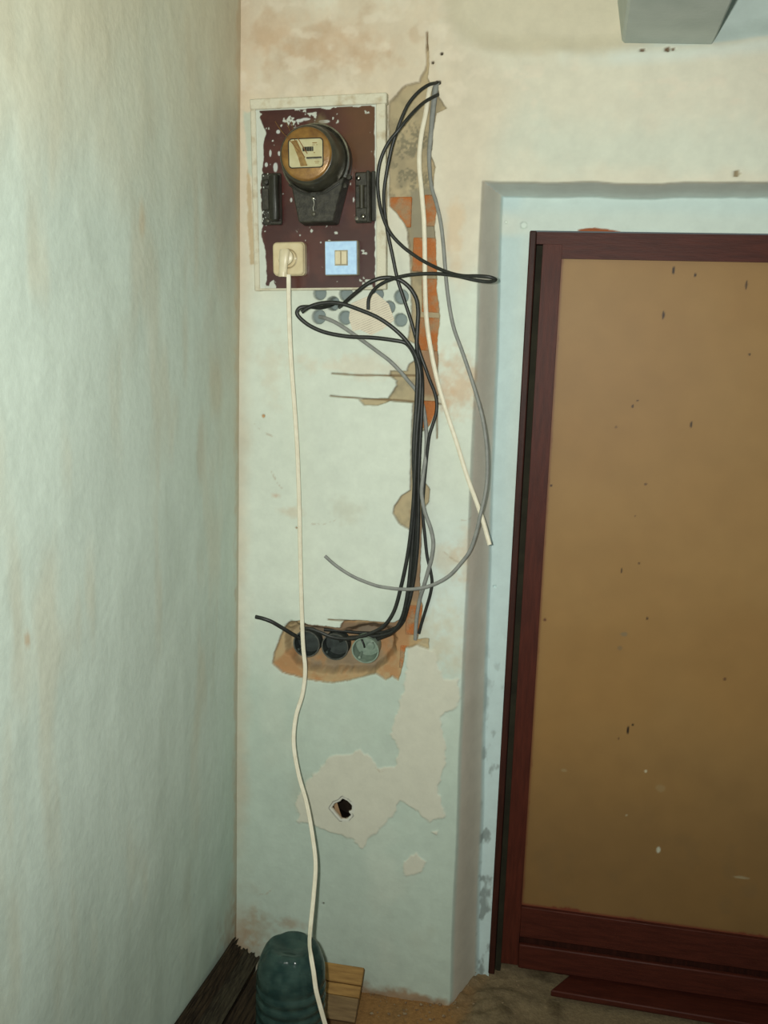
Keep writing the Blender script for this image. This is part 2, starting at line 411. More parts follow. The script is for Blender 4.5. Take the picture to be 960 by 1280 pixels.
# cut channel for the cables: bare render, mortar
cut = [(533, 50), (535.5, 60), (536, 80), (534, 97), (537, 103), (547, 104), (548, 121), (558, 135), (545, 141), (541, 170), (539, 195), (544, 209), (541, 225), (541, 245), (545, 262), (543, 285), (545, 307),
       (546, 345), (545, 360), (549, 395), (549, 406), (546, 423), (547, 470), (548, 490), (545, 512), (537, 532), (527, 540), (524, 610), (531, 604), (537, 612), (535, 628), (527, 640), (525, 700),
       (524, 745), (528, 758), (526, 775), (521, 800), (536, 798), (536, 811), (520, 806), (507, 811), (503, 833), (498, 851), (490, 846), (482, 850), (469, 842), (443, 849), (416, 854), (393, 852), (352, 842), (340, 830), (343, 815), (352, 792), (361, 778), (376, 776),
       (384, 781), (424, 785), (429, 777), (455, 776.5), (492, 779), (503, 772), (512, 757), (515, 700), (514, 664), (498, 655), (491, 642), (493, 633), (502, 620), (513, 613), (514, 545), (516, 504),
       (488, 501), (471, 507), (455, 506), (449, 500), (485, 498), (495, 482), (496, 476), (488, 470), (488, 464), (508, 464), (511, 456), (520, 449), (521, 430), (510, 425), (514, 395), (513, 345), (512, 320), (508, 286), (502, 275), (487, 257), (486, 240), (486, 180), (485, 140), (486, 128), (498, 114), (507, 106), (524, 102), (525, 97), (532, 86)]
r_cut = region(cut, 0.0016, 0.55)
depth += 0.0135 * r_cut * (1 + 0.0 * n_md)
depth += r_cut * 0.004 * n_md
C0 = blend(C0, (176, 162, 130), r_cut)
C0 = blend(C0, (150, 138, 112), 0.55 * r_cut * sstep(-0.02, 0.2, fbm(X, Z, 26, 4, 6)))
C0 = blend(C0, (190, 172, 136), 0.5 * r_cut * sstep(0.0, 0.2, fbm(X, Z, 20, 4, 3)))
C0 = blend(C0, (140, 132, 108), 0.7 * r_cut * sstep(-0.05, 0.25, n_md + 0.4 * n_fi) * sstep(2.35, 2.28, Z))
C0 = blend(C0, (116, 112, 92), 0.75 * r_cut * sstep(0.0, 0.22, fbm(X, Z, 34, 4, 2) + 0.5 * n_hi) * region([(490, 150), (545, 150), (545, 246), (486, 246)], 0.03))
C0 = blend(C0, (142, 136, 116), 0.85 * r_cut * region([(512, 238), (532, 232), (548, 240), (548, 300), (512, 300)], 0.01))
C0 = blend(C0, (150, 110, 82), 0.75 * r_cut * region([(521, 440), (548, 430), (548, 495), (524, 495)], 0.01))
C0 = blend(C0, (142, 110, 84), 0.7 * r_cut * region([(512, 640), (530, 640), (528, 760), (512, 760)], 0.006))
# socket pocket, hacked deeper into the brick
pocket = [(358, 790), (366, 782), (384, 784), (430, 786), (455, 781), (494, 784), (500, 800), (492, 826), (470, 838), (440, 842), (400, 842), (368, 836), (354, 820)]
dp = sdf(WP(pocket), X, Z) + 0.040 * n_md + 0.010 * n_fi
pk = sstep(0.006, -0.016, dp)
depth += 0.034 * pk * (1 + 0.35 * n_md)
r_pk = region([(340, 776), (512, 752), (530, 757), (528, 800), (508, 815), (500, 853), (340, 856)], 0.004) * r_cut
C0 = blend(C0, (178, 148, 106), 0.75 * r_pk)
C0 = blend(C0, (176, 126, 82), 0.65 * r_pk * sstep(-0.08, 0.22, n_md + 0.5 * n_fi))
C0 = blend(C0, (120, 104, 86), 0.8 * r_pk * region([(366, 778), (496, 780), (488, 800), (366, 800)], 0.006))  # shade under the pocket's top edge, painted darker
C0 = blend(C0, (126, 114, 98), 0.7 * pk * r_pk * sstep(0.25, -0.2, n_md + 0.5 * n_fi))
C0 = blend(C0, (190, 170, 130), 0.6 * r_pk * region([(344, 776), (378, 774), (374, 800), (352, 820), (338, 830)], 0.006))
# saw cuts
for path, ln in (([(415, 467), (450, 469), (520, 470)], 1), ([(413, 495), (450, 498), (480, 500), (527, 503), (552, 505)], 1), ([(410, 775), (430, 776), (460, 777)], 1), ([(546, 495), (546, 548)], 1),
                 ([(533.5, 40), (534, 60)], 1)):
    dl = pathdist(WP(path), X, Z) + 0.0006 * n_fi
    r_ = sstep(0.0031, 0.0009, dl)
    depth += 0.007 * r_; C0 = blend(C0, (124, 104, 76), 0.9 * r_)
# blind drill holes under the board
for (px, py, r) in [(399.5, 366.7, 8.0), (432.5, 368, 8.2), (416, 379.5, 8.2), (398.5, 396, 8.6), (431.5, 397, 8.4), (472, 368, 7), (486, 384, 7.6), (501.5, 371, 8.6), (500.5, 400, 8.0)]:
    p = W(px, py); d = np.sqrt((X - p[0]) ** 2 + (Z - p[2]) ** 2) + 0.0016 * n_fi - r * 0.00206
    r_ = sstep(0.0014, -0.0018, d)
    depth += 0.019 * r_; C0 = blend(C0, (132, 144, 142), r_)
    depth += (0.03 if (px, py) == (416, 379.5) else 0) * r_
# small nail holes, chips and the ragged top entry
for (px, py, r, c) in [(549, 103, 2.2, (60, 54, 46)), (546, 104, 2.5, (70, 64, 56)), (552, 67, 1.6, (70, 62, 50)), (541, 78, 1.6, (80, 70, 56)), (803, 62, 2, (120, 104, 88)), (835, 61, 3.0, (110, 90, 70)), (842, 61, 1.5, (110, 90, 70)), (921, 217, 3.5, (150, 136, 110)),
                       (612, 751, 1.8, (40, 40, 38)), (627, 269, 1.4, (70, 70, 64)), (650, 273, 4, (160, 168, 160)), (404, 1130, 1.2, (70, 60, 50)), (370, 660, 1.3, (150, 120, 84)), (329, 520, 2, (186, 150, 110))]:
    p = W(px, py); d = np.sqrt((X - p[0]) ** 2 + ((Z - p[2])) ** 2) + 0.0025 * n_fi - r * 0.00206
    r_ = sstep(0.001, -0.001, d); depth += 0.006 * r_; C0 = blend(C0, c, r_)
# scuffs on the plaster
for (x0, y0, x1, y1) in [(390, 655, 420, 650), (318, 530, 340, 545), (340, 590, 352, 610), (575, 650, 592, 646), (555, 690, 580, 705), (470, 960, 480, 963), (325, 1118, 340, 1112)]:
    dl = pathdist(WP([(x0, y0), ((x0 + x1) / 2, (y0 + y1) / 2 + 3), (x1, y1)]), X, Z) + 0.004 * n_fi
    C0 = blend(C0, (170, 150, 122), 0.45 * sstep(0.004, 0.0, dl) * sstep(-0.1, 0.1, n_hi + 0.05))
# bare strip left of the board
C0 = blend(C0, (190, 168, 130), 0.8 * region([(309, 205), (314, 235), (318, 300), (318, 330), (313, 330), (309, 280)], 0.003))
C0 = blend(C0, (188, 200, 184), 0.8 * region([(305, 140), (315, 140), (319, 225), (310, 215)], 0.004))
C0 = blend(C0, (198, 130, 86), 0.85 * region([(318, 134), (340, 127), (348, 126), (355, 131), (420, 131), (484, 125), (484, 129), (420, 134), (330, 137)], 0.002))
# hole knocked through low down
hole = [(414, 1010), (418, 1004), (424, 1002), (428, 998), (434, 1001), (440, 1007), (440, 1013), (436, 1015), (439, 1019), (434, 1024), (426, 1024), (420, 1017)]
dh = sdf(WP(hole), X, Z) + 0.25 * wob
C0 = blend(C0, (206, 206, 196), 0.7 * sstep(0.008, 0.002, np.abs(dh - 0.002)))
C0 = blend(C0, (70, 66, 58), 0.75 * sstep(0.0018, 0.0004, np.abs(dh - 0.0062)) * sstep(-0.02, 0.12, n_fi + 0.15 * np.sign(W(428, 1011)[0] - X) + 0.08))
depth += 0.006 * sstep(0.001, -0.003, dh)
C0 = blend(C0, (150, 130, 104), sstep(0.0, -0.002, dh))

# door recess with splayed, rounded reveals
t = np.clip(Z / 2.2, 0, 1)
x_e = 0.627 + (0.610 - 0.627) * t + 0.006 * fbm(X * 0, Z, 4, 3, 6); x_i = x_e + 0.068 + (0.042 - 0.068) * t + 0.004 * fbm(X * 0, Z, 6, 3, 2)
z_e = 2.222 + 0.014 * fbm(X, Z * 0, 7, 4, 3) + 0.010 * sstep(0.66, 0.60, X) * 0
sx = np.clip((X - x_e) / (x_i - x_e), 0, 1); sz = np.clip((z_e - Z) / 0.018, 0, 1)
sm = lambda v: v + 0.5 * (v * v * (3 - 2 * v) - v)
nd = np.minimum(sm(sx), sm(sz))
depth += NICHE * nd - 0.6 * nd * 0.007 * n_lo
ins = sstep(0.85, 1.0, nd)
C0 = blend(C0, (226, 220, 206), 0.9 * sstep(0.03, 0.15, nd) * (1 - ins) * (sx <= sz))
C0 = blend(C0, (220, 230, 226), 0.9 * sstep(0.03, 0.15, nd) * (1 - ins) * (sx > sz))
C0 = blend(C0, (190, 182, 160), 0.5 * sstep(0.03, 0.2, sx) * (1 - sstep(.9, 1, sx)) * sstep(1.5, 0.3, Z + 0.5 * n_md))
C0 = blend(C0, (198, 218, 216), ins)
C0 = blend(C0, (216, 220, 206), 0.7 * ins * sstep(2.10, 2.13, Z + 0.03 * n_md) * sstep(2.19, 2.15, Z + 0.02 * n_md))
C0 = blend(C0, (206, 220, 212), 0.6 * ins * sstep(0.68, 0.72, X + 0.02 * n_md) * sstep(1.2, 1.5, Z))
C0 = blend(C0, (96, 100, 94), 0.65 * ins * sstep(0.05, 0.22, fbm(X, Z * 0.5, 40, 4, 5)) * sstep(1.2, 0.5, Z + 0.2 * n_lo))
# chipped red paint above the door frame
C0 = blend(C0, (150, 84, 48), region([(722, 290), (724, 286), (734, 286), (742, 284), (760, 286), (775, 289), (775, 292), (722, 292)], 0.0015, 0.6, NICHE))
C0 *= (1 + 0.04 * n_hi)[..., None]
yfoot = 0.01 * sstep(0.02, 0.0, Z) * fbm(X, Z, 20, 3, 1)
P = np.stack([X, depth + yfoot, Z], -1)
xm = 0.5 * (X[:-1, :-1] + X[1:, 1:]); zm = 0.5 * (Z[:-1, :-1] + Z[1:, 1:])
keep = ~((xm > DOOR_X0) & (xm < DOOR_X1) & (zm < DOOR_Z))
keep &= ~(dh[:-1, :-1] < -0.0015)
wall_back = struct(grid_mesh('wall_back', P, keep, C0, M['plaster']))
print('wall verts', X.size)

# bricks laid bare in the channel and the pocket
def brick(px0, py0, px1, py1, face=0.0085, back=0.055):
    a = W(px0, py0, face); b = W(px1, py1, face)
    o = box('brick', (a[0], face, b[2]), (b[0], back, a[2]), M['brick'], wall_back, bev=0.003, jit=0.0015)
    return o
brick(470, 246, 514, 284); brick(530, 243, 562, 283)
brick(516, 297, 562, 341); brick(528, 348, 562, 392, face=0.0095)
brick(522, 397, 562, 440); brick(526, 500, 562, 536)
brick(513, 664, 523, 690); brick(508, 756, 535, 796); brick(500, 806, 530, 838, face=0.011)

# dark void behind the knocked hole, and the lath that shows in it
hp = W(428, 1011)
cx, cz = hp[0], hp[2]
v = []; ring = 14; rad = [(0.036, 0.010), (0.075, 0.022), (0.085, 0.14), (0.06, 0.16)]
for (rr, yy) in rad:
    for k in range(ring):
        a = 2 * math.pi * k / ring; v.append((cx + rr * math.cos(a) * (1 + .1 * math.sin(3 * a)), yy, cz + rr * math.sin(a)))
f = [(i * ring + k, i * ring + (k + 1) % ring, (i + 1) * ring + (k + 1) % ring, (i + 1) * ring + k) for i in range(3) for k in range(ring)] + [tuple(range(3 * ring, 4 * ring))]
mesh('hole_cavity', v, f, M['void'], wall_back)
sweep('lath', [W(418, 999, 0.035), W(421, 1010, 0.035), W(428, 1030, 0.035)], [(0.0055, .002), (-0.0055, .002), (-0.0055, -.002), (0.0055, -.002)], M['lath'], wall_back, sub=5)

# scrap of newsprint pasted under the plaster wash
def newsprint():
    mt, nt, b = nodes_of('old_newsprint', 0.85, 0.15)
    tc = nt.nodes.new('ShaderNodeTexCoord'); mp = nt.nodes.new('ShaderNodeMapping'); mp.inputs['Rotation'].default_value = (0, math.radians(24), 0)
    nt.links.new(tc.outputs['Object'], mp.inputs[0])
    wv = nt.nodes.new('ShaderNodeTexWave'); wv.bands_direction = 'Z'; wv.inputs['Scale'].default_value = 58; wv.inputs['Distortion'].default_value = 0.6; wv.inputs['Detail'].default_value = 3
    nt.links.new(mp.outputs[0], wv.inputs[0])
    nz = nt.nodes.new('ShaderNodeTexNoise'); nz.inputs['Scale'].default_value = 420; nt.links.new(mp.outputs[0], nz.inputs[0])
    n3 = nt.nodes.new('ShaderNodeTexNoise'); n3.inputs['Scale'].default_value = 35; nt.links.new(mp.outputs[0], n3.inputs[0])
    mul = nt.nodes.new('ShaderNodeMath'); mul.operation = 'MULTIPLY'; nt.links.new(wv.outputs[1], mul.inputs[0]); nt.links.new(nz.outputs[0], mul.inputs[1])
    m2 = nt.nodes.new('ShaderNodeMath'); m2.operation = 'MULTIPLY'; nt.links.new(mul.outputs[0], m2.inputs[0]); nt.links.new(n3.outputs[0], m2.inputs[1])
    cr = nt.nodes.new('ShaderNodeValToRGB'); cr.color_ramp.elements[0].position = 0.12; cr.color_ramp.elements[1].position = 0.34
    cr.color_ramp.elements[0].color = (*lin((222, 214, 192)), 1); cr.color_ramp.elements[1].color = (*lin((188, 176, 160)), 1)
    nt.links.new(m2.outputs[0], cr.inputs[0]); nt.links.new(cr.outputs[0], b.inputs['Base Color'])
    return mt
M['paper'] = newsprint()
quad = [(439, 379), (470, 366), (486, 380), (493, 400), (478, 412), (464, 419), (450, 412), (441, 414), (436, 398)]
qq = [W(x, y, -0.0022) for x, y in quad]; cen = sum(qq) / len(qq)
v = [p - cen for p in qq]; v += [p - cen + np.array([0, 0.0009, 0]) for p in qq]; n = len(qq)
o = mesh('newspaper_scrap', v, [tuple(range(n)), tuple(range(2 * n - 1, n - 1, -1))] + [(i, (i + 1) % n, n + (i + 1) % n, n + i) for i in range(n)], M['paper'])
o.location = cen
tag(o, 'torn newsprint scrap stuck to the plaster among the drill holes below the meter board', 'paper')

# ------------------------------------------------------------------ left wall
ys = np.concatenate([np.arange(-3.6, -1.6, 0.05), np.arange(-1.6, -0.2, 0.008), np.arange(-0.2, 0.02, 0.005)])
zl = np.arange(-0.02, 2.73, 0.009)
Yg, Zg = np.meshgrid(ys, zl, indexing='ij')
l1 = fbm(Yg, Zg, 2.2, 3, 2); l2 = fbm(Yg * 1.5, Zg, 9, 4, 5); l3 = fbm(Yg, Zg, 45, 3, 1)
fade = sstep(0.0, -0.12, Yg)
dx = (0.020 * l1 + 0.0042 * l2 + 0.0006 * l3) * (0.15 + 0.85 * fade)
CL = np.zeros(Yg.shape + (3,)); CL[:] = lin((206, 220, 208))
CL = blend(CL, (218, 212, 186), 0.8 * sstep(1.9, 2.5, Zg + 0.5 * l1 + 0.2 * l2))
CL = blend(CL, (190, 184, 164), 0.55 * sstep(-0.35, 0.0, Yg + 0.25 * l2) * sstep(1.3, 1.8, Zg + 0.4 * l1))
CL = blend(CL, (204, 196, 170), 0.4 * sstep(0.05, 0.35, fbm(Yg * 2.2, Zg * 0.5, 6, 3, 7)))
CL = blend(CL, (182, 200, 186), 0.6 * sstep(1.0, 0.4, Zg + 0.5 * l1))
CL = blend(CL, (188, 164, 132), 0.55 * sstep(-0.045, -0.005, Yg + 0.05 * l3 + 0.02 * l2))
CL = blend(CL, (150, 116, 80), 0.6 * sstep(-0.16, 0.0, Yg + 0.2 * l3) * sstep(0.34, 0.18, Zg + 0.2 * l2))
CL *= (1 + 0.10 * fbm(Yg * 3, Zg * 0.35, 8, 4, 3) + 0.04 * l3)[..., None]
p = atx = None
def onleft(px, py):
    d = FWD + RGT * (px - 480) / F_PX - UPV * (py - 640) / F_PX
    return CAM + d * ((0 - CAM[0]) / d[0])
for (px, py, ry, rz, c, a) in [(37, 800, .012, .018, (196, 168, 132), .7), (178, 275, .02, .05, (206, 176, 132), .4), (270, 480, .05, .1, (196, 176, 140), .35), (250, 560, .03, .1, (190, 160, 120), .3)]:
    q = onleft(px, py); d = np.sqrt(((Yg - q[1]) / ry) ** 2 + ((Zg - q[2]) / rz) ** 2)
    CL = blend(CL, c, a * sstep(1.2, 0.4, d + 1.0 * l2))
struct(grid_mesh('wall_left', np.stack([dx, Yg, Zg], -1)[:, ::-1], np.ones((len(ys) - 1, len(zl) - 1), bool), CL[:, ::-1], M['oil_paint']))

# ------------------------------------------------------------------ ceiling and beam, floor
struct(box('ceiling', (-0.05, -3.6, 2.72), (1.82, 0.05, 2.78), M['ceiling']))
bx = [(0.915, 2.722), (0.902, 2.62), (0.918, 2.535), (0.924, 2.529), (1.116, 2.521), (1.121, 2.527), (1.112, 2.722)]
v = [(x, -0.75, z) for x, z in bx] + [(x, 0.03, z) for x, z in bx]; n = len(bx)
o = mesh('ceiling_beam', v, [tuple(range(n)), tuple(range(2 * n - 1, n - 1, -1))] + [(i, (i + 1) % n, n + (i + 1) % n, n + i) for i in range(n)], M['beam'])
struct(o)

fx = np.concatenate([np.arange(-0.03, 1.82, 0.012)]); fy = np.concatenate([np.arange(-3.6, -1.0, 0.1), np.arange(-1.0, 0.45, 0.01)])
FX, FY = np.meshgrid(fx, fy, indexing='ij')
f1 = fbm(FX, FY, 3, 3, 4); f2 = fbm(FX, FY, 14, 4, 6); f3 = fbm(FX, FY, 70, 2, 2)
CF = np.zeros(FX.shape + (3,)); CF[:] = lin((150, 112, 70))
CF = blend(CF, (124, 98, 68), sstep(-0.15, 0.2, f2))
cem = sstep(0.60, 0.72, FX + 0.12 * f2)
CF = blend(CF, (124, 112, 88), 0.85 * cem)
CF = blend(CF, (86, 72, 52), 0.7 * cem * sstep(0.0, 0.2, f2))
CF = blend(CF, (150, 86, 54), 0.5 * sstep(0.12, 0.3, f2 + 0.4 * f3) * (1 - cem))
fz = 0.006 * f2 + 0.002 * f3 + 0.026 * cem * sstep(-0.30, -0.02, FY) * sstep(0.98, 0.7, FX) * (0.5 + f2 * 1.6 + f3 * 0.6)
struct(grid_mesh('floor', np.stack([FX, FY, fz], -1), np.ones((len(fx) - 1, len(fy) - 1), bool), CF, painted('dusty_floor', rough=0.95, spec=0.1, scale=90, vary=0.2, bump=0.7, bscale=160)))

# ------------------------------------------------------------------ door
door = bpy.data.objects.new('door_1', None); COL.objects.link(door); struct(door)
JX0, JX1 = 0.724, 1.718
LX0, LX1, LZ0, LZ1 = 0.7585, 1.655, 0.142, 2.090
LY = 0.156
# frame: jambs, head, sill; leaf set behind a gap painted dark for its shade
box('door_jamb', (JX0, 0.139, 0.02), (JX0 + 0.018, 0.26, 2.121), M['doorwood_dark'], door, bev=0.003)
box('door_jamb', (JX1 - 0.06, 0.139, 0.02), (JX1, 0.26, 2.121), M['doorwood_dark'], door, bev=0.003)
box('door_head', (JX0 + 0.018, LY, LZ1), (JX1 - 0.06, 0.26, 2.120), M['rail'], door)
box('gap_blocker', (JX0 + 0.018, 0.215, 0.0), (JX1 - 0.06, 0.26, 0.15), M['doorwood_dark'], door)  # added, unseen; blocks sky light so the gap under the leaf stays dark
box('door_sill', (JX0 + 0.084, 0.146, 0.048), (JX1 - 0.06, 0.162, 0.124), M['rail'], door, bev=0.004)
box('gap_strip', (JX0 + 0.018, 0.178, 0.0), (JX0 + 0.0335, 0.26, 2.0885), M['stop'], door)
box('door_stile', (LX0, LY, 0.050), (LX0 + 0.049, LY + 0.04, LZ1), M['doorwood'], door, bev=0.0006)
box('door_stile', (LX1 - 0.08, LY, LZ0), (LX1, LY + 0.04, LZ1), M['doorwood'], door, bev=0.002)
box('top_rail', (LX0 + 0.049, LY, 2.055), (LX1 - 0.08, LY + 0.04, LZ1), M['rail'], door)
box('bottom_rail', (LX0 + 0.049, LY, LZ0), (LX1 - 0.08, LY + 0.04, 0.237), M['rail'], door, bev=0.002)
gx = np.arange(LX0 + 0.045, LX1 - 0.06, 0.003); gz = np.arange(0.22, 2.075, 0.003)
GX, GZ = np.meshgrid(gx, gz, indexing='ij')
p1 = fbm(GX, GZ, 3, 3, 1); p2 = fbm(GX, GZ, 16, 4, 3); p3 = fbm(GX, GZ, 90, 2, 4)
CP = np.zeros(GX.shape + (3,)); CP[:] = lin((152, 118, 71))
CP = blend(CP, (148, 113, 66), sstep(-0.2, 0.25, p1)); CP = blend(CP, (150, 112, 66), 0.15 * sstep(0.0, 0.3, p2))
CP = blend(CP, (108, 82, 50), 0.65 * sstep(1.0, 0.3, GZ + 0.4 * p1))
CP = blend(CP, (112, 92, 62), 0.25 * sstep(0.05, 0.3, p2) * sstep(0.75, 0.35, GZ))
CP = blend(CP, (110, 50, 36), 0.9 * sstep(0.010, 0.0, GZ - 0.237 - 0.02 * np.clip(p2 + .5 * p3, 0, 1)))
CP = blend(CP, (110, 58, 38), 0.7 * sstep(0.007, 0.0, GX - LX0 - 0.049 - 0.012 * np.clip(fbm(GX, GZ, 30, 3, 2), 0.1, 1) + 0.001))
s = 0.0021
for (px, py, rx, rz, c, a) in [(842, 338, 1.5, 4, (52, 36, 24), 1), (869, 344, 1.2, 2.5, (52, 36, 24), 1), (933, 356, 1.3, 5, (52, 36, 24), 1), (829, 394, 1.3, 4.5, (52, 36, 24), 1), (864, 531, 1.2, 4, (52, 36, 24), 1), (777, 713, 1.1, 3, (52, 36, 24), 1),
                               (785, 913, 1.6, 6, (44, 30, 22), 1), (791, 906, 1, 2, (52, 36, 24), 1), (773, 923, 1, 2, (60, 40, 28), .8), (791, 508, 1.2, 2, (60, 42, 28), 1), (797, 501, 1, 1, (60, 42, 28), 1), (937, 443, 1.4, 1.4, (50, 36, 24), 1), (807, 605, 2, 1.6, (84, 60, 40), .9),
                               (770, 534, 1.5, 1.5, (90, 64, 42), .8), (794, 645, 1.2, 1.2, (80, 56, 36), .9), (799, 704, 1.4, 1.2, (80, 56, 36), .9), (809, 773, 1.2, 2, (70, 48, 32), .9), (906, 849, 2, 2, (90, 60, 40), .8), (780, 793, 4, 3, (120, 108, 84), .7), (681, 775, 2, 2, (90, 50, 34), .9), (689, 607, 1.5, 1.5, (60, 40, 30), .9),
                               (807, 964, 1.5, 2, (190, 180, 150), .9), (823, 1062, 2.5, 4.5, (186, 186, 166), .9), (927, 1097, 9, 1.6, (160, 150, 120), .6), (826, 985, 6, 5, (150, 132, 96), .4), (783, 1019, 1.3, 1.3, (170, 160, 130), .7), (705, 963, 4, 2, (156, 138, 100), .5), (775, 810, 3, 3, (110, 98, 76), .5)]:
    q = W(px, py, LY + 0.012); d = np.sqrt(((GX - q[0]) / (rx * s)) ** 2 + ((GZ - q[2]) / (rz * s)) ** 2)
    CP = blend(CP, c, a * sstep(1.35, 0.7, d + 0.5 * p3))
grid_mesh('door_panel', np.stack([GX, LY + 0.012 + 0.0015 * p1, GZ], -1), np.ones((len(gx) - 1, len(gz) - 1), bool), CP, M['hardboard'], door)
box('panel_back', (LX0 + 0.02, LY + 0.020, 0.2), (LX1 - 0.03, LY + 0.034, 2.08), M['doorwood_dark'], door)
# board underfoot before the door
o = mesh('threshold_board', [(x, y, z) for z in (-0.010, 0.010) for (x, y) in ((0.0, 0.0), (0.075, 0.120), (0.80, 0.120), (0.80, -0.02))], [(3, 2, 1, 0), (4, 5, 6, 7), (0, 1, 5, 4), (1, 2, 6, 5), (2, 3, 7, 6), (3, 0, 4, 7)], M['rail'])
bevel(o, 0.004); o.location = (0.905, 0.085, 0.026)
tag(o, 'dark red-brown board lying on the cement floor before the door sill', 'board')

# ------------------------------------------------------------------ meter board (tilted about two degrees)
TILT = math.radians(-2.0)
RX = (math.radians(90), TILT, 0)
def wall_empty(name, label, cat, px, py, Y, group=None, tilt=TILT):
    p = W(px, py, Y)
    o = empty(name, label, cat, p, (math.radians(90), tilt, 0), group)
    return o
S = 0.00206
BOARD_Y = -0.0185
board = wall_empty('meter_board', 'brown laminate board in a chipped whitewashed frame, screwed to the wall, carrying the meter', 'board', 398, 250, 0.0)
bw, bh = 0.1515, 0.2165
bxs = np.arange(-bw, bw + 1e-6, 0.0015); bys = np.arange(-bh, bh + 1e-6, 0.0015)
BX, BY = np.meshgrid(bxs, bys, indexing='ij')
b1 = fbm(BX, BY, 18, 4, 1); b2 = fbm(BX, BY, 60, 3, 2); b3 = fbm(BX, BY, 160, 2, 3)
CB = np.zeros(BX.shape + (3,)); CB[:] = lin((82, 44, 36))
CB = blend(CB, (66, 34, 30), sstep(-0.2, 0.2, b1))
CB = blend(CB, (104, 72, 42), 0.6 * sstep(0.03, 0.10, BX + 0.05 * b1) * sstep(0.0, 0.12, BY + 0.05 * b1))  # lighter brown put in as the glare at the upper right
ww = (204, 210, 198)
left_w = 0.009 + 0.010 * np.clip(np.sin(BY * 22 - 1.3), -0.3, 1) + 0.022 * b1 + 0.006 * b2
CB = blend(CB, ww, sstep(0.001, -0.001, BX + bw - left_w))
CB = blend(CB, ww, sstep(0.001, -0.001, bw - BX - 0.003 - 0.008 * np.clip(b2 + 0.6 * b1, 0, 1)))
CB = blend(CB, ww, sstep(0.0008, -0.0008, bh - BY - 0.003 - 0.010 * np.clip(b2 * 2, 0, 1) * sstep(-.06, .0, BX)))
CB = blend(CB, ww, 0.9 * sstep(0.04, 0.1, b2 + 0.4 * b3 - 0.30 + 0.5 * sstep(0.05, 0.005, np.hypot(BX + bw - 0.012, BY + bh)) + 0.26 * sstep(-bw + 0.03, -bw, BX) + 0.25 * sstep(0.03, 0.01, np.hypot(BX - bw + 0.02, BY + bh - 0.02)) + 0.22 * sstep(0.05, 0.01, np.hypot((BX + 0.028) * 0.7, BY - 0.196)) + 0.12 * sstep(-bw + 0.05, -bw, BX) * sstep(-0.05, 0.02, BY)))
def bp(px, py):
    """photo point on the board face -> board coordinates"""
    p = W(px, py, BOARD_Y) - W(398, 250, 0.0)
    c, s_ = math.cos(-TILT), math.sin(-TILT)
    return p[0] * c + p[2] * s_, -p[0] * s_ + p[2] * c
for (px, py, rx, ry) in [(348, 165, 2.2, 2), (341, 176, 1, 1), (338, 192, 1.2, 4), (349, 192, 1.5, 2.5), (344, 209, 2.6, 5), (364, 250, 1, 2), (333, 206, 2, 2.5), (375, 294, 1, 1), (401, 303, 1, 1), (442, 250, 1, 3), (437, 214, 1, 1), (374, 151, 5, 2), (382, 149, 6, 1.4), (405, 152, 6, 1.6)]:
    qx, qy = bp(px, py); d = np.hypot((BX - qx) / (rx * S), (BY - qy) / (ry * S))
    CB = blend(CB, (200, 206, 200), 0.9 * sstep(1.2, 0.8, d + 0.9 * b2))
CB = blend(CB, (120, 104, 72), 0.7 * sstep(0.03, 0.0, np.hypot(BX - bp(398, 155)[0], BY - bp(398, 155)[1]) + 0.03 * b2))
bf = grid_mesh('board_panel', np.stack([BX, BY, 0 * BX + 0.0185 + 0.0006 * b1], -1), np.ones((len(bxs) - 1, len(bys) - 1), bool), CB, M['board_paint'], board)
fw_ = 0.024
def rail(x0, y0, x1, y1, zt=0.021):
    o = box('frame_rail', (x0, y0, -0.006), (x1, y1, zt), M['whitewash'], board, bev=0.003, jit=0.0012); return o
rail(-bw - 0.014, bh - 0.001, bw + 0.026, bh + 0.025, 0.024)
rail(-bw - 0.014, -bh - 0.004, -bw + 0.001, bh, 0.022)
rail(bw - 0.001, -bh - 0.004, bw + 0.024, bh, 0.022)
rail(-bw - 0.012, -bh - 0.0045, bw + 0.018, -bh + 0.001, 0.020)

# ---- electricity meter
meter = wall_empty('electricity_meter', 'round black electricity meter with amber glass front, top of the brown board', 'meter', 399.5, 203.5, BOARD_Y)
lathe('meter_base', [(0, 0), (0.083, 0), (0.084, 0.004), (0.084, 0.030), (0.080, 0.036), (0, 0.036)], M['bakelite'], meter, 56)
lathe('retaining_ring', [(0.0795, 0.034), (0.0850, 0.037), (0.0850, 0.043), (0.0815, 0.045), (0.0745, 0.042), (0.0745, 0.036)], M['steel'], meter, 56, closed=True)
lathe('meter_drum', [(0.0755, 0.036), (0.0750, 0.05), (0.0725, 0.085), (0.0685, 0.108), (0.064, 0.118), (0.0605, 0.1195), (0, 0.1195)], M['drum'], meter, 56)
lathe('glass_bezel', [(0.0605, 0.118), (0.0612, 0.121), (0.0595, 0.1235), (0.055, 0.1250), (0.0, 0.1252)], M['bezel'], meter, 56)
wx, wy = 0.0, 0.0015
fr = rrect(0.0425, 0.0335, 0.009); fr2 = rrect(0.0405, 0.0315, 0.008)
v = [(x + wx, y + wy, 0.1246) for x, y in fr] + [(x + wx, y + wy, 0.1275) for x, y in fr] + [(x + wx, y + wy, 0.1275) for x, y in fr2] + [(x + wx, y + wy, 0.1246) for x, y in fr2]
n = len(fr)
mesh('window_gasket', v, [(a * n + i, a * n + (i + 1) % n, ((a + 1) % 4) * n + (i + 1) % n, ((a + 1) % 4) * n + i) for a in range(4) for i in range(n)], M['gasket'], meter)
dial = prism('dial_plate', [(x + wx, y + wy) for x, y in fr2], 0.1240, 0.1260, M['dial'], meter)
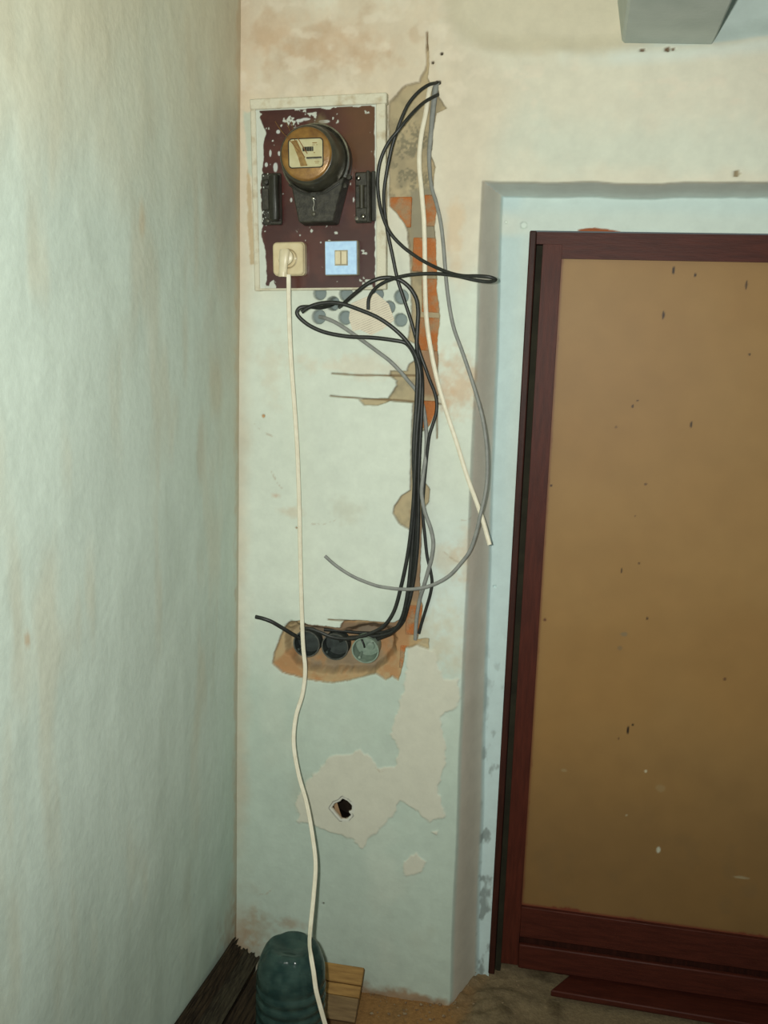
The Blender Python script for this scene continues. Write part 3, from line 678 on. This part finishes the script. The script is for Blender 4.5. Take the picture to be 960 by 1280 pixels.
for k in range(5):
    box('counter_drum', (-0.0075 + k * 0.0053, 0.0055, 0.1255), (-0.0028 + k * 0.0053, 0.0155, 0.1268), M['gasket'] if k < 4 else M['drum'], dial)
box('disc_slot', (0.001, -0.0105, 0.1255), (0.0385, -0.0075, 0.1266), M['gasket'], dial)
box('spinning_disc', (0.0025, -0.0125, 0.1256), (0.0385, -0.0105, 0.1270), M['steel'], dial)
mk = M['gasket']
bmv = []; bmf = []
for (x0, y0, wd, hh) in [(0.016, 0.0225, 0.011, 0.0022), (0.0155, 0.0185, 0.0065, 0.0012), (0.0245, 0.0185, 0.004, 0.0012), (0.019, 0.001, 0.003, 0.002), (0.0205, -0.0185, 0.012, 0.0011), (0.022, -0.022, 0.009, 0.0010)]:
    b0 = len(bmv)
    for z in (0.1255, 0.1264): bmv += [(x0, y0, z), (x0 + wd, y0, z), (x0 + wd, y0 + hh, z), (x0, y0 + hh, z)]
    bmf += [tuple(b0 + i for i in q) for q in ((0, 3, 2, 1), (4, 5, 6, 7), (0, 1, 5, 4), (1, 2, 6, 5), (2, 3, 7, 6), (3, 0, 4, 7))]
mk = mesh('dial_print', bmv, bmf, M['dial_brown'], dial)
prism('brown_band', [(-0.034, 0.030), (-0.021, 0.031), (-0.0095, 0.006), (0.004, -0.027), (-0.013, -0.028), (-0.0185, -0.008)], 0.1262, 0.12665, M['dial_brown'], meter)  # brown diagonal band across the dial
# terminal cover
tc_ = [(-0.067, -0.046), (-0.060, -0.060), (-0.043, -0.146), (-0.040, -0.150), (0.044, -0.150), (0.048, -0.146), (0.074, -0.056), (0.078, -0.040), (0.05, -0.055), (0.02, -0.074), (-0.015, -0.076), (-0.045, -0.062)]
cover = prism('terminal_cover', tc_, 0.0, 0.056, M['dusty'], meter, bev=0.003, top_scale=0.95)
for sgn in (-1, 1):
    sweep('cover_rib', [(sgn * 0.066 * .95, -0.058, 0.057), (sgn * 0.050, -0.066, 0.0575), (sgn * 0.030, -0.078, 0.0575), (sgn * 0.008, -0.083, 0.057)], oval(0.0022, 0.0018, 8), M['bakelite'], cover, ref=(0, 0, 1))
prism('screw_tab', rrect(0.0065, 0.02, 0.004, cx=-0.002, cy=-0.098), 0.055, 0.0585, M['bakelite'], cover)
lathe('cover_screw', [(0, 0.058), (0.0048, 0.058), (0.0048, 0.061), (0.002, 0.063), (0, 0.063)], M['steel'], cover, 14).location = (-0.001, -0.092, 0)
sweep('seal_wire', [(-0.001, -0.093, 0.061), (0.001, -0.104, 0.060), (-0.002, -0.115, 0.059), (0.0, -0.125, 0.058)], oval(0.0011, 0.0011, 6), M['steel'], cover, ref=(0, 0, 1))
lathe('seal', [(0, 0.056), (0.0055, 0.0565), (0.0060, 0.059), (0.004, 0.0615), (0, 0.062)], M['lead'], cover, 14).location = (-0.001, -0.128, 0)
for q in ((0.072, -0.062), (0.083, -0.012 - 0.03)):
    lathe('cover_lug', [(0, 0.03), (0.006, 0.03), (0.006, 0.044), (0, 0.047)], M['dusty'], meter, 12).location = (q[0], q[1], 0)

# dry stalks caught behind the meter's glass rim
for pts, lab in (([(344, 152, -0.06), (352, 164, -0.10), (362, 175, -0.148), (374, 190, -0.1485)], 'longest pale dry stalk leaning on the meter glass from the upper left'),
                 ([(358, 153, -0.05), (363, 164, -0.09), (369, 176, -0.148), (381, 197, -0.1485)], 'reddish dry stalk across the meter glass, middle of three'),
                 ([(364, 152, -0.05), (367, 163, -0.09), (373, 174, -0.148), (384, 192, -0.1485)], 'short dry stalk across the meter glass, nearest the counter digits')):
    tag(sweep('dry_stalk', [W(*q) for q in pts], oval(0.0010, 0.0010, 6), M['straw'], sub=6), lab, 'stalk', 'dry stalks stuck on the meter')

# ---- fuse holders
fh = wall_empty('fuse_holder', 'paint-spattered black fuse holder with rounded cover on the left edge of the meter board', 'fuse holder', 341.5, 249.5, BOARD_Y)
box('holder_base', (-0.026, -0.062, 0.0), (0.024, 0.062, 0.012), M['dusty'], fh, bev=0.004)
prof = [(0.0235, 0.010), (0.0235, 0.030), (0.021, 0.036), (0.010, 0.038), (0.004, 0.034), (-0.003, 0.030), (-0.003, 0.010)]
v = [(x, -0.055, z) for x, z in prof] + [(x, 0.056, z) for x, z in prof]; n = len(prof)
bevel(mesh('fuse_cover', v, [tuple(range(n)), tuple(range(2 * n - 1, n - 1, -1))] + [(i, (i + 1) % n, n + (i + 1) % n, n + i) for i in range(n)], M['bakelite'], fh), 0.004)
prism('fuse_carrier', rrect(0.009, 0.026, 0.003, cx=-0.013, cy=-0.002), 0.010, 0.026, M['dusty'], fh, bev=0.002)
lathe('top_ridge', [(0, 0.010), (0.008, 0.010), (0.007, 0.024), (0, 0.027)], M['dusty'], fh, 14).location = (-0.012, 0.040, 0)
for y in (0.052, -0.053):
    lathe('terminal_screw', [(0, 0.010), (0.006, 0.010), (0.006, 0.017), (0.003, 0.020), (0, 0.020)], M['lead'], fh, 14).location = (-0.010 if y < 0 else 0.004, y, 0)
fl_v = []; fl_f = []
for k in range(46):
    x = random.uniform(-0.026, -0.003); y = random.uniform(-0.055, 0.06); r = random.uniform(0.0006, 0.0021) * (1.4 if x < -0.018 else 0.8); z = 0.0122
    b0 = len(fl_v); fl_v.append((x, y, z + 0.0006))
    for j in range(6): fl_v.append((x + r * math.cos(j * 1.047) * random.uniform(.6, 1.2), y + r * 1.7 * math.sin(j * 1.047) * random.uniform(.6, 1.2), z - 0.0006))
    fl_f += [(b0, b0 + 1 + j, b0 + 1 + (j + 1) % 6) for j in range(6)]
o = mesh('paint_splash', fl_v, fl_f, M['paintfleck'], fh); o['kind'] = 'stuff'

fh2 = wall_empty('fuse_holder', 'open black fuse holder with two bright screws on the right edge of the meter board', 'fuse holder', 455.0, 247.5, BOARD_Y)
box('holder_base', (-0.020, -0.060, 0.0), (0.014, 0.060, 0.010), M['dusty'], fh2, bev=0.003)
box('side_wall', (0.0125, -0.060, 0.0), (0.0195, 0.060, 0.030), M['dusty'], fh2, bev=0.002)
box('side_flange', (0.0195, -0.056, 0.0), (0.030, 0.062, 0.006), M['bakelite'], fh2, bev=0.002)
box('end_block', (-0.018, 0.026, 0.009), (0.012, 0.058, 0.018), M['dusty'], fh2, bev=0.003)
box('end_block', (-0.018, -0.058, 0.009), (0.012, -0.024, 0.018), M['dusty'], fh2, bev=0.003)
sweep('fuse_tube', [(-0.002, -0.026, 0.016), (-0.002, 0.0, 0.016), (-0.002, 0.028, 0.016)], oval(0.0065, 0.0065, 12), M['drum'], fh2, ref=(0, 0, 1))
for (x, y) in ((-0.009, 0.044), (0.002, -0.046)):
    sc_ = lathe('terminal_screw', [(0, 0.017), (0.0058, 0.017), (0.0058, 0.021), (0.004, 0.023), (0, 0.0235)], M['steel'], fh2, 16); sc_.location = (x, y, 0)
lathe('terminal_nut', [(0, 0.010), (0.005, 0.010), (0.005, 0.019), (0, 0.020)], M['lead'], fh2, 6).location = (-0.015, -0.050, 0)

# ---- socket outlet
sock = wall_empty('socket_outlet', 'ivory rounded-square socket outlet at the lower left of the meter board', 'socket', 364.5, 324.5, BOARD_Y)
prism('socket_body', rrect(0.0405, 0.0410, 0.010), 0.0, 0.022, M['ivory'], sock, bev=0.002)
o = prism('socket_cover', rrect(0.0395, 0.0400, 0.011), 0.0215, 0.033, M['ivory'], sock, bev=0.004)
lathe('socket_well', [(0.0245, 0.0322), (0.0245, 0.0340), (0.0225, 0.0345), (0.0215, 0.0335), (0.0205, 0.0328), (0, 0.0326)], M['well'], sock, 40)
lathe('earth_clip', [(0, 0.0325), (0.004, 0.0325), (0.004, 0.036), (0, 0.037)], M['ivory_pale'], sock, 14).location = (0.0185, 0.0, 0)
# ---- plug and its flex
plug = wall_empty('power_cord', 'cream flex with flat plug in the ivory socket, hanging down to the floor', 'cord', 363, 323, BOARD_Y)
lathe('plug_disc', [(0, 0.0322), (0.0185, 0.0322), (0.0195, 0.036), (0.0185, 0.043), (0.015, 0.045), (0, 0.0455)], M['ivory_pale'], plug, 32)
sweep('plug_grip', [(-0.001, 0.018, 0.046), (-0.001, 0.006, 0.049), (-0.003, -0.012, 0.050), (-0.006, -0.036, 0.047)], oval(0.0135, 0.0065, 14), M['ivory_pale'], plug, ref=(0, 0, 1), sub=6, scale=lambda t: 1.0 - 0.22 * t if t > 0.1 else 0.85 + 1.3 * t)
sweep('strain_relief', [(-0.0062, -0.036, 0.047), (-0.0064, -0.042, 0.047), (-0.0066, -0.0475, 0.047)], oval(0.0115, 0.0085, 14), M['ivory_pale'], plug, ref=(0, 0, 1), sub=4)
cord = [(360.8, 343, -0.0655), (360.8, 352, -0.0645), (361, 380, -0.058), (363.5, 445, -0.045), (368, 507, -0.036), (371.5, 560, -0.030), (374, 631, -0.026), (375.5, 702, -0.028), (377, 758, -0.034), (379, 808, -0.040), (381.5, 838, -0.046), (378, 868, -0.056), (370, 895, -0.07), (367, 927, -0.09), (373, 967, -0.12),
        (383, 1003, -0.15), (391, 1047, -0.19), (394.5, 1080, -0.225), (392, 1120, -0.28), (388, 1160, -0.34), (387, 1180, -0.385), (389, 1197, -0.42), (392, 1215, -0.437), (395, 1237, -0.448), (400, 1257, -0.452), (407, 1282, -0.455), (413, 1300, -0.455), (424, 1320, -0.46)]
from mathutils import Euler
mtx = Matrix.Translation(plug.location) @ Euler(plug.rotation_euler).to_matrix().to_4x4(); inv = mtx.inverted()
cpts = [np.array(inv @ Vector(W(*q))) for q in cord]
sweep('flex', cpts, twin(0.0031), M['white_cable'], plug, sub=8, ref=(0, 0, 1))

# ---- light switch
sw = wall_empty('light_switch', 'square two-key light switch, glare-tinted plate, at the lower right of the meter board', 'switch', 429.5, 323.5, BOARD_Y)
prism('switch_base', rrect(0.0415, 0.0415, 0.003), 0.0, 0.026, M['beigebase'], sw, bev=0.0015)
prism('switch_plate', rrect(0.0405, 0.0405, 0.002), 0.0255, 0.0305, M['glareplate'], sw, bev=0.0012, top_scale=0.97)
prism('key_surround', rrect(0.0165, 0.0185, 0.001, cx=0.0015), 0.0300, 0.0317, M['beigebase'], sw)
for sgn, hi_ in ((-1, 0.0370), (1, 0.0355)):
    prism('switch_key', rrect(0.0066, 0.0155, 0.001, cx=0.0015 + sgn * 0.0075), 0.0307, hi_, M['ivory_pale'], sw, bev=0.001)

# ------------------------------------------------------------------ flush back boxes in the pocket
def back_box(px, py, r, material, label, Y=-0.001, tilt=(0, 0), depth_=0.040):
    e = empty('back_box', label, 'box', W(px, py, Y), (math.radians(90) + tilt[0], tilt[1], 0), 'round back boxes in the hacked pocket')
    lathe('box_shell', [(r, 0.0), (r, -depth_), (0, -depth_), (0, -depth_ + 0.002), (r - 0.003, -depth_ + 0.002), (r - 0.0022, 0.0)], material, e, 40, closed=True, sharp=35)
    lathe('box_rim', [(r + 0.0008, -0.004), (r + 0.0010, 0.0006), (r - 0.0024, 0.0006), (r - 0.0024, -0.004)], M['boxrim'] if material is M['boxblack'] else M['boxgrey'], e, 40, closed=True)
    for a in (40, 220):
        lathe('screw_post', [(0, -depth_ + 0.001), (0.0035, -depth_ + 0.001), (0.0035, -0.006), (0, -0.006)], material, e, 10).location = ((r - 0.006) * math.cos(math.radians(a)), (r - 0.006) * math.sin(math.radians(a)), 0)
    return e
b_1 = back_box(383, 805, 0.0362, M['boxblack'], 'round black back box behind the cream flex, first of the three in the pocket')
b_2 = back_box(418.5, 808.5, 0.0362, M['boxblack'], 'round black back box between the black one and the grey one in the pocket')
b_3 = back_box(456.5, 813, 0.0358, M['boxgrey'], 'round grey-green back box with a black wire inside, tilted in the pocket', Y=-0.016, tilt=(math.radians(6), math.radians(-16)), depth_=0.044)
o = sweep('wire_stub', [(-0.012, 0.030, -0.03), (-0.006, 0.022, -0.018), (-0.004, 0.010, -0.016), (-0.005, 0.002, -0.018)], oval(0.0026, 0.0026, 8), M['black_cable'], b_3, ref=(1, 0, 0))
lathe('inner_boss', [(0, -0.0425), (0.012, -0.0425), (0.010, -0.038), (0, -0.037)], M['boxgrey'], b_3, 20).location = (0.006, -0.006, 0)

# ------------------------------------------------------------------ cables
def cable(name, pts, a, b, material, label, group, sub=8, scale=None):
    """pts: (photo x, photo y, depth) ; the object's origin sits at its upper end"""
    Q = [W(*q) for q in pts]; o0 = Q[0]
    o = sweep(name, [q - o0 for q in Q], oval(a, b, 10), material, sub=sub, scale=scale)
    o.location = o0
    return tag(o, label, 'cable', group)
GB = 'black cables on the wall'; GG = 'grey cables on the wall'
cable('black_cable', [(549, 101, 0.02), (545, 103.5, -0.002), (536, 106, -0.022), (524, 114, -0.036), (511, 129, -0.045), (502, 147.5, -0.05), (496, 164, -0.05), (490, 183, -0.048), (484, 211, -0.044), (480, 239, -0.042), (480.3, 260, -0.042), (484, 288, -0.04), (490.6, 320, -0.036),
                      (497, 350, -0.032), (505.5, 376, -0.028), (514, 402, -0.026), (520, 424, -0.026), (525, 442, -0.026), (530.5, 457, -0.026), (537, 475, -0.022), (543, 490, -0.018), (545.8, 503, -0.016), (545, 517, -0.016), (541.5, 529, -0.016), (537, 543, -0.016), (534.5, 560, -0.014),
                      (531.5, 590, -0.012), (528.5, 626, -0.011), (528.5, 645, -0.011), (531, 669, -0.011), (534, 696, -0.011), (538, 713, -0.012), (540, 728, -0.012), (538, 742, -0.012), (532.5, 761, -0.010), (527, 779, -0.010), (523.5, 792, -0.008)],
      0.0042, 0.0034, M['black_cable'], 'black cable from the top hole to a cut end just right of the pocket', GB)
cable('black_cable', [(552, 117, 0.018), (546, 119, -0.004), (530, 128, -0.03), (515, 142, -0.055), (498, 162.5, -0.066), (485, 179, -0.062), (475.6, 200, -0.056), (472, 222.5, -0.052), (473, 245, -0.05), (477.5, 267.5, -0.05), (487, 290, -0.05), (502, 307, -0.05), (519, 320, -0.055), (534, 329, -0.065),
                      (559, 340, -0.085), (577.5, 344.5, -0.10), (599, 345, -0.115), (613, 346.5, -0.118), (619.5, 349.5, -0.112), (613, 352, -0.102), (596, 350.5, -0.095), (571, 345, -0.088), (553, 342.5, -0.08), (534, 342, -0.074), (509, 344, -0.068), (484, 351, -0.058), (468.5, 361, -0.05), (461, 373, -0.044), (460, 387, -0.040)],
      0.0042, 0.0034, M['black_cable'], 'black cable from the top hole curling into the pointed loop over the recess edge', GB)
cable('black_cable', [(377, 390, -0.062), (386, 384, -0.062), (402, 379, -0.060), (424, 379, -0.058), (449, 387, -0.056), (474, 398, -0.054), (496, 414, -0.050), (510, 429, -0.044), (520, 446, -0.036), (525, 467, -0.032), (524.5, 500, -0.029), (521, 540, -0.028), (518.5, 590, -0.026), (516.5, 631, -0.024),
                      (511, 684, -0.022), (502, 730, -0.022), (491.5, 766, -0.022), (479, 783, -0.022), (460, 793, -0.020), (442, 798, -0.016), (417, 797, -0.015), (399, 790, -0.016), (387, 786, -0.016), (375, 785, -0.016)],
      0.0050, 0.0036, M['black_cable'], 'black cable with its blunt cut end at the tip of the wide loop', GB)
cable('black_cable', [(417, 380, 0.030), (412, 382, -0.004), (400, 384.5, -0.026), (386, 383.5, -0.046), (374.5, 385, -0.055), (371, 391.5, -0.055), (381, 403, -0.052), (402, 414, -0.048), (434, 420.5, -0.044), (465, 422, -0.042), (490, 425, -0.040), (507, 429, -0.036), (516, 440, -0.030), (521, 456, -0.025), (520.5, 500, -0.022), (517, 560, -0.020), (518, 631, -0.018),
                      (514.5, 690, -0.016), (509, 744, -0.016), (502, 773, -0.014), (491.5, 789, -0.010), (474, 794.5, -0.004), (456, 796, -0.002), (436, 797, 0.006), (424, 801, 0.012)],
      0.0050, 0.0036, M['black_cable'], 'black cable forming the lower side of the wide loop, ending at the middle box', GB)
cable('black_cable', [(424, 384, -0.010), (430.5, 378.5, -0.038), (446, 365, -0.055), (462, 353, -0.060), (477.5, 347.5, -0.056), (496, 348.5, -0.052), (510, 357.5, -0.046), (520, 373, -0.040), (522.5, 389, -0.036), (521.5, 410, -0.034), (521, 435, -0.032), (527, 467, -0.019), (527.5, 500, -0.018), (525, 550, -0.017), (523, 600, -0.016), (523, 640, -0.014), (521, 690, -0.012), (516, 730, -0.010),
                      (510, 757, -0.010), (503, 778, -0.006), (490, 791, 0.000), (474, 798, 0.006), (466, 802, 0.010)],
      0.0050, 0.0038, M['black_cable'], 'black cable arching up to the foot of the meter board, then into the bundle', GB)
cable('black_cable', [(524.5, 446, -0.014), (523, 470, -0.010), (522, 500, -0.009), (519.5, 550, -0.008), (521, 600, -0.006), (520, 640, -0.006), (519, 690, -0.004), (514, 730, -0.002), (507.5, 757, -0.001), (500, 780, 0.004), (480, 790, 0.014), (450, 791, 0.020), (430, 789, 0.022), (405, 787, 0.020)],
      0.0046, 0.0034, M['black_cable'], 'black cable lying deepest in the bundle, running behind the back boxes', GB)
cable('black_cable', [(319.5, 771, -0.034), (328, 773, -0.036), (339, 777, -0.032), (353, 785, -0.020), (366, 793, -0.006), (376, 798, 0.008)],
      0.0056, 0.0050, M['black_cable'], 'short thick black cable end poking out of the first back box', GB)
cable('grey_cable', [(548, 100, 0.02), (545, 107, 0.003), (542.5, 125, 0.002), (540.5, 145, 0.002), (538.5, 170, 0.002), (536.5, 192, 0.002), (537, 211, 0.001), (539.5, 234, -0.004), (545, 252.5, -0.010), (550.6, 277, -0.016), (554, 305, -0.018), (556, 330, -0.020), (559.5, 367, -0.020), (566.5, 407.5, -0.022), (577.5, 439, -0.024), (590, 476, -0.026), (601, 514, -0.030), (606.8, 545, -0.032), (609, 572, -0.034),
                     (608.6, 600, -0.036), (605.5, 622, -0.040), (600, 645, -0.045), (595.5, 665, -0.045), (587, 689, -0.045), (576, 704, -0.044), (561, 720, -0.044), (541, 731, -0.044), (524, 735.5, -0.044), (502, 736.5, -0.040), (480, 734, -0.036), (470, 732, -0.034), (442, 721, -0.034), (420.5, 707.5, -0.036), (406, 695, -0.040)],
      0.0046, 0.0030, M['grey_cable'], 'long grey cable from the top hole to a free curled end left of bundle', GG, scale=lambda t: 1 + 0.75 * max(0.0, 1 - t / 0.2))
cable('grey_cable', [(399, 396, 0.008), (406, 397.5, -0.008), (417, 402, -0.010), (429, 409, -0.010), (452, 425, -0.010), (472.5, 440, -0.010), (487, 451, -0.010), (500, 464, -0.008), (511, 477, -0.003), (520, 488, 0.002), (528, 505, 0.003), (532.5, 535, -0.004), (532.5, 567, -0.012), (528, 600, -0.020), (527, 617, -0.024), (531, 640, -0.026), (538, 660, -0.026),
                     (541.5, 678, -0.026), (539.5, 697, -0.026), (534.7, 715, -0.024), (529, 735, -0.020), (524, 752, -0.012), (520.7, 774, -0.008), (519, 800, -0.004)],
      0.0050, 0.0034, M['grey_cable'], 'grey cable slanting from a drill hole, behind the bundle and down to its foot', GG)
o = cable('white_cable', [(546, 98, 0.016), (539, 106, -0.004), (536.5, 114, -0.010), (532, 142, -0.012), (526.5, 170, -0.014), (524, 202, -0.014), (527, 239, -0.012), (530, 277, -0.010), (531, 320, -0.008), (531.5, 367, -0.008), (534, 407, -0.010), (540, 445, -0.012), (546, 473, -0.012), (555.6, 507.5, -0.010), (570, 551, -0.008), (585, 599, -0.008), (594, 623, -0.008), (600, 640, -0.010), (604, 652, -0.014), (612, 681, -0.022)],
      0.0056, 0.0030, M['white_cable'], 'flat white cable slanting from the top hole to a cut end at the recess edge', 'white cables on the wall')

# ------------------------------------------------------------------ things on the floor
# weathered boards leaning on one another along the left wall
def rotten_board(x0, z0, x1, z1, ye, yf, rise, th, material, label, jag, seed):
    rg = random.Random(seed); nx = 15; ny = 26
    rows = []
    dxv = x1 - x0; dzv = z1 - z0; L = math.hypot(dxv, dzv); nx_, nz_ = -dzv / L, dxv / L
    ends = [ye - rg.uniform(0, jag) - (jag * 0.8 if rg.random() < 0.3 else 0) for _ in range(nx)]
    gro = [rg.uniform(-0.0022, 0.0022) for _ in range(nx)]
    v = []; f = []
    for side in (1, 0):
        for i in range(nx):
            u = i / (nx - 1)
            for j in range(ny):
                tt = j / (ny - 1); y = ends[i] + (yf - ends[i]) * tt
                off = (th if side else 0) + (gro[i] + rg.uniform(-0.0006, 0.0006) if side else 0)
                v.append((x0 + dxv * u + nx_ * off + 0.002 * math.sin(9 * y + seed), y, z0 + dzv * u + nz_ * off + rise * (ye - y)))
    A = lambda s_, i, j: (0 if s_ else nx * ny) + i * ny + j
    for i in range(nx - 1):
        for j in range(ny - 1):
            f.append((A(1, i, j), A(1, i + 1, j), A(1, i + 1, j + 1), A(1, i, j + 1))); f.append((A(0, i, j), A(0, i, j + 1), A(0, i + 1, j + 1), A(0, i + 1, j)))
        for j in (0, ny - 1): f.append((A(1, i, j), A(0, i, j), A(0, i + 1, j), A(1, i + 1, j)))
    for j in range(ny - 1):
        for i in (0, nx - 1): f.append((A(1, i, j), A(1, i, j + 1), A(0, i, j + 1), A(0, i, j)))
    o0 = np.array([x0, ye, 0]); v = [np.array(p) - o0 for p in v]
    o = mesh('weathered_board', v, f, material, smooth=True, sharp=30); o.location = o0
    return tag(o, label, 'board', 'weathered boards along the left wall')
rotten_board(0.006, 0.140, 0.038, 0.110, -0.045, -1.05, 0.092, 0.012, M['rotwood'], 'dark splintered board with pointed end, topmost and tight against the left wall', 0.030, 3)
rotten_board(0.033, 0.100, 0.084, 0.080, -0.036, -1.05, 0.090, 0.012, M['rotwood2'], 'greyish weathered board with square end, second out from the left wall', 0.010, 5)
rotten_board(0.086, 0.068, 0.150, 0.052, -0.044, -1.05, 0.060, 0.012, M['rotwood'], 'dark weathered board with ragged end beside the teal bottle', 0.024, 8)
rotten_board(0.004, 0.050, 0.075, 0.048, -0.040, -1.05, 0.055, 0.014, M['rotwood'], 'dark board underneath the pile, nearest the left wall', 0.008, 11)
rotten_board(0.078, 0.014, 0.146, 0.010, -0.040, -1.05, 0.030, 0.014, M['rotwood2'], 'grey board at the bottom of the pile, lying on the floor by the bottle', 0.008, 12)

# upturned five-litre bottle
BC = (0.262, -0.335)
bot = empty('plastic_bottle', 'upturned teal ribbed plastic water bottle standing on the floor in the corner', 'bottle', (BC[0], BC[1], 0.0))
mt, nt, b = nodes_of('teal_plastic', 0.16, 0.6)
b.inputs['Base Color'].default_value = (*lin((92, 150, 146)), 1); b.inputs['Transmission Weight'].default_value = 0.55; b.inputs['IOR'].default_value = 1.25
tcn = nt.nodes.new('ShaderNodeTexCoord'); nzn = nt.nodes.new('ShaderNodeTexNoise'); nzn.inputs['Scale'].default_value = 26; nt.links.new(tcn.outputs['Object'], nzn.inputs[0])
crn = nt.nodes.new('ShaderNodeValToRGB'); crn.color_ramp.elements[0].position = .4; crn.color_ramp.elements[1].position = .62
crn.color_ramp.elements[0].color = (*lin((58, 86, 82)), 1); crn.color_ramp.elements[1].color = (*lin((86, 114, 106)), 1)
nt.links.new(nzn.outputs[0], crn.inputs[0]); nt.links.new(crn.outputs[0], b.inputs['Base Color'])
bmp = nt.nodes.new('ShaderNodeBump'); bmp.inputs['Strength'].default_value = 0.6; bmp.inputs['Distance'].default_value = 0.006
nt.links.new(nzn.outputs[0], bmp.inputs['Height']); nt.links.new(bmp.outputs[0], b.inputs['Normal'])
M['pet'] = mt
R0 = 0.088; HB = 0.352
prof = []
for k in range(60):
    z = 0.045 + 0.210 * k / 59
    prof.append((R0 - 0.0042 * (0.5 + 0.5 * math.cos(2 * math.pi * (z - 0.045) / 0.030)) ** 1.6, z))
neck = [(0.019, 0.003), (0.019, 0.020), (0.024, 0.024), (0.045, 0.031), (0.070, 0.038)]
dome = [(R0 - 0.0005, 0.262), (R0 - 0.002, 0.275), (0.0845, 0.290), (0.0812, 0.304), (0.0770, 0.317), (0.0722, 0.329), (0.0672, 0.340), (0.0620, 0.347), (0.056, 0.3500), (0.047, 0.3490), (0.030, 0.344), (0.012, 0.338), (0.0, 0.337)]
def lobes(r, z, a):
    if z < 0.28 or r < 0.02: return r
    return r * (1 - 0.075 * sstep(0.29, 0.35, np.array(z)).item() * (0.5 + 0.5 * math.cos(5 * a + 0.9)) ** 3)
lathe('bottle_body', neck + prof + dome, M['pet'], bot, 60, fn=lobes, sharp=80)
lathe('bottle_cap', [(0, 0.0), (0.0215, 0.0), (0.0215, 0.016), (0.0195, 0.017), (0.0195, 0.003), (0, 0.003)], M['ivory_pale'], bot, 24)

# tan plank leaning behind the bottle
pl = empty('leaning_plank', 'short tan grooved plank leaning on the back wall behind the teal bottle', 'plank', (0.305, -0.140, 0.002), (math.radians(-51), 0, 0))
M['plank_grey'] = mat('darker_plank', (132, 108, 74), (108, 86, 58), rough=0.8, scale=22, stretch=(0.6, 5, 5), bump=0.25)  # bottom strip, darker and greyer than the two above
def plank_strip(z0, z1, y0, mt_):
    return box('plank_strip', (-0.085, y0, z0), (0.085, -0.0005, z1), mt_, pl, bev=0.002, jit=0.0006)
plank_strip(0.0, 0.062, -0.019, M['plank_grey']); plank_strip(0.0632, 0.094, -0.017, M['plank']); plank_strip(0.0955, 0.143, -0.020, M['plank'])

# crumbs of rubble at the foot of the wall
rv = []; rf = []
ico = [(0, 0, 1), (.9, 0, .3), (.28, .85, .3), (-.72, .5, .3), (-.72, -.5, .3), (.28, -.85, .3), (0, 0, -.6)]
ic = [(0, 1, 2), (0, 2, 3), (0, 3, 4), (0, 4, 5), (0, 5, 1), (6, 2, 1), (6, 3, 2), (6, 4, 3), (6, 5, 4), (6, 1, 5)]
for k in range(170):
    if k < 60: x, y = random.uniform(0.40, 0.66), -random.random() ** 2 * 0.10 - 0.004
    else: x, y = random.uniform(0.66, 0.98), 0.14 - random.random() * 0.40
    if x > 0.82 and y > -0.17: continue
    r = random.choice((0.002, 0.003, 0.003, 0.004, 0.006)) * random.uniform(.7, 1.3)
    if x > 0.64: z = 0.004 + 0.014 * min(1, max(0, (0.3 + y) / 0.28)) * min(1, max(0, (0.98 - x) / 0.28))
    else: z = 0.001
    b0 = len(rv)
    for q in ico: rv.append((x + q[0] * r * random.uniform(.7, 1.2), y + q[1] * r * random.uniform(.7, 1.2), z + q[2] * r * 0.8))
    rf += [tuple(b0 + i for i in t_) for t_ in ic]
o = mesh('rubble', rv, rf, M['stone']); o['kind'] = 'stuff'
o['label'] = 'crumbs of plaster and brick scattered on the floor before the door recess'; o['category'] = 'rubble'
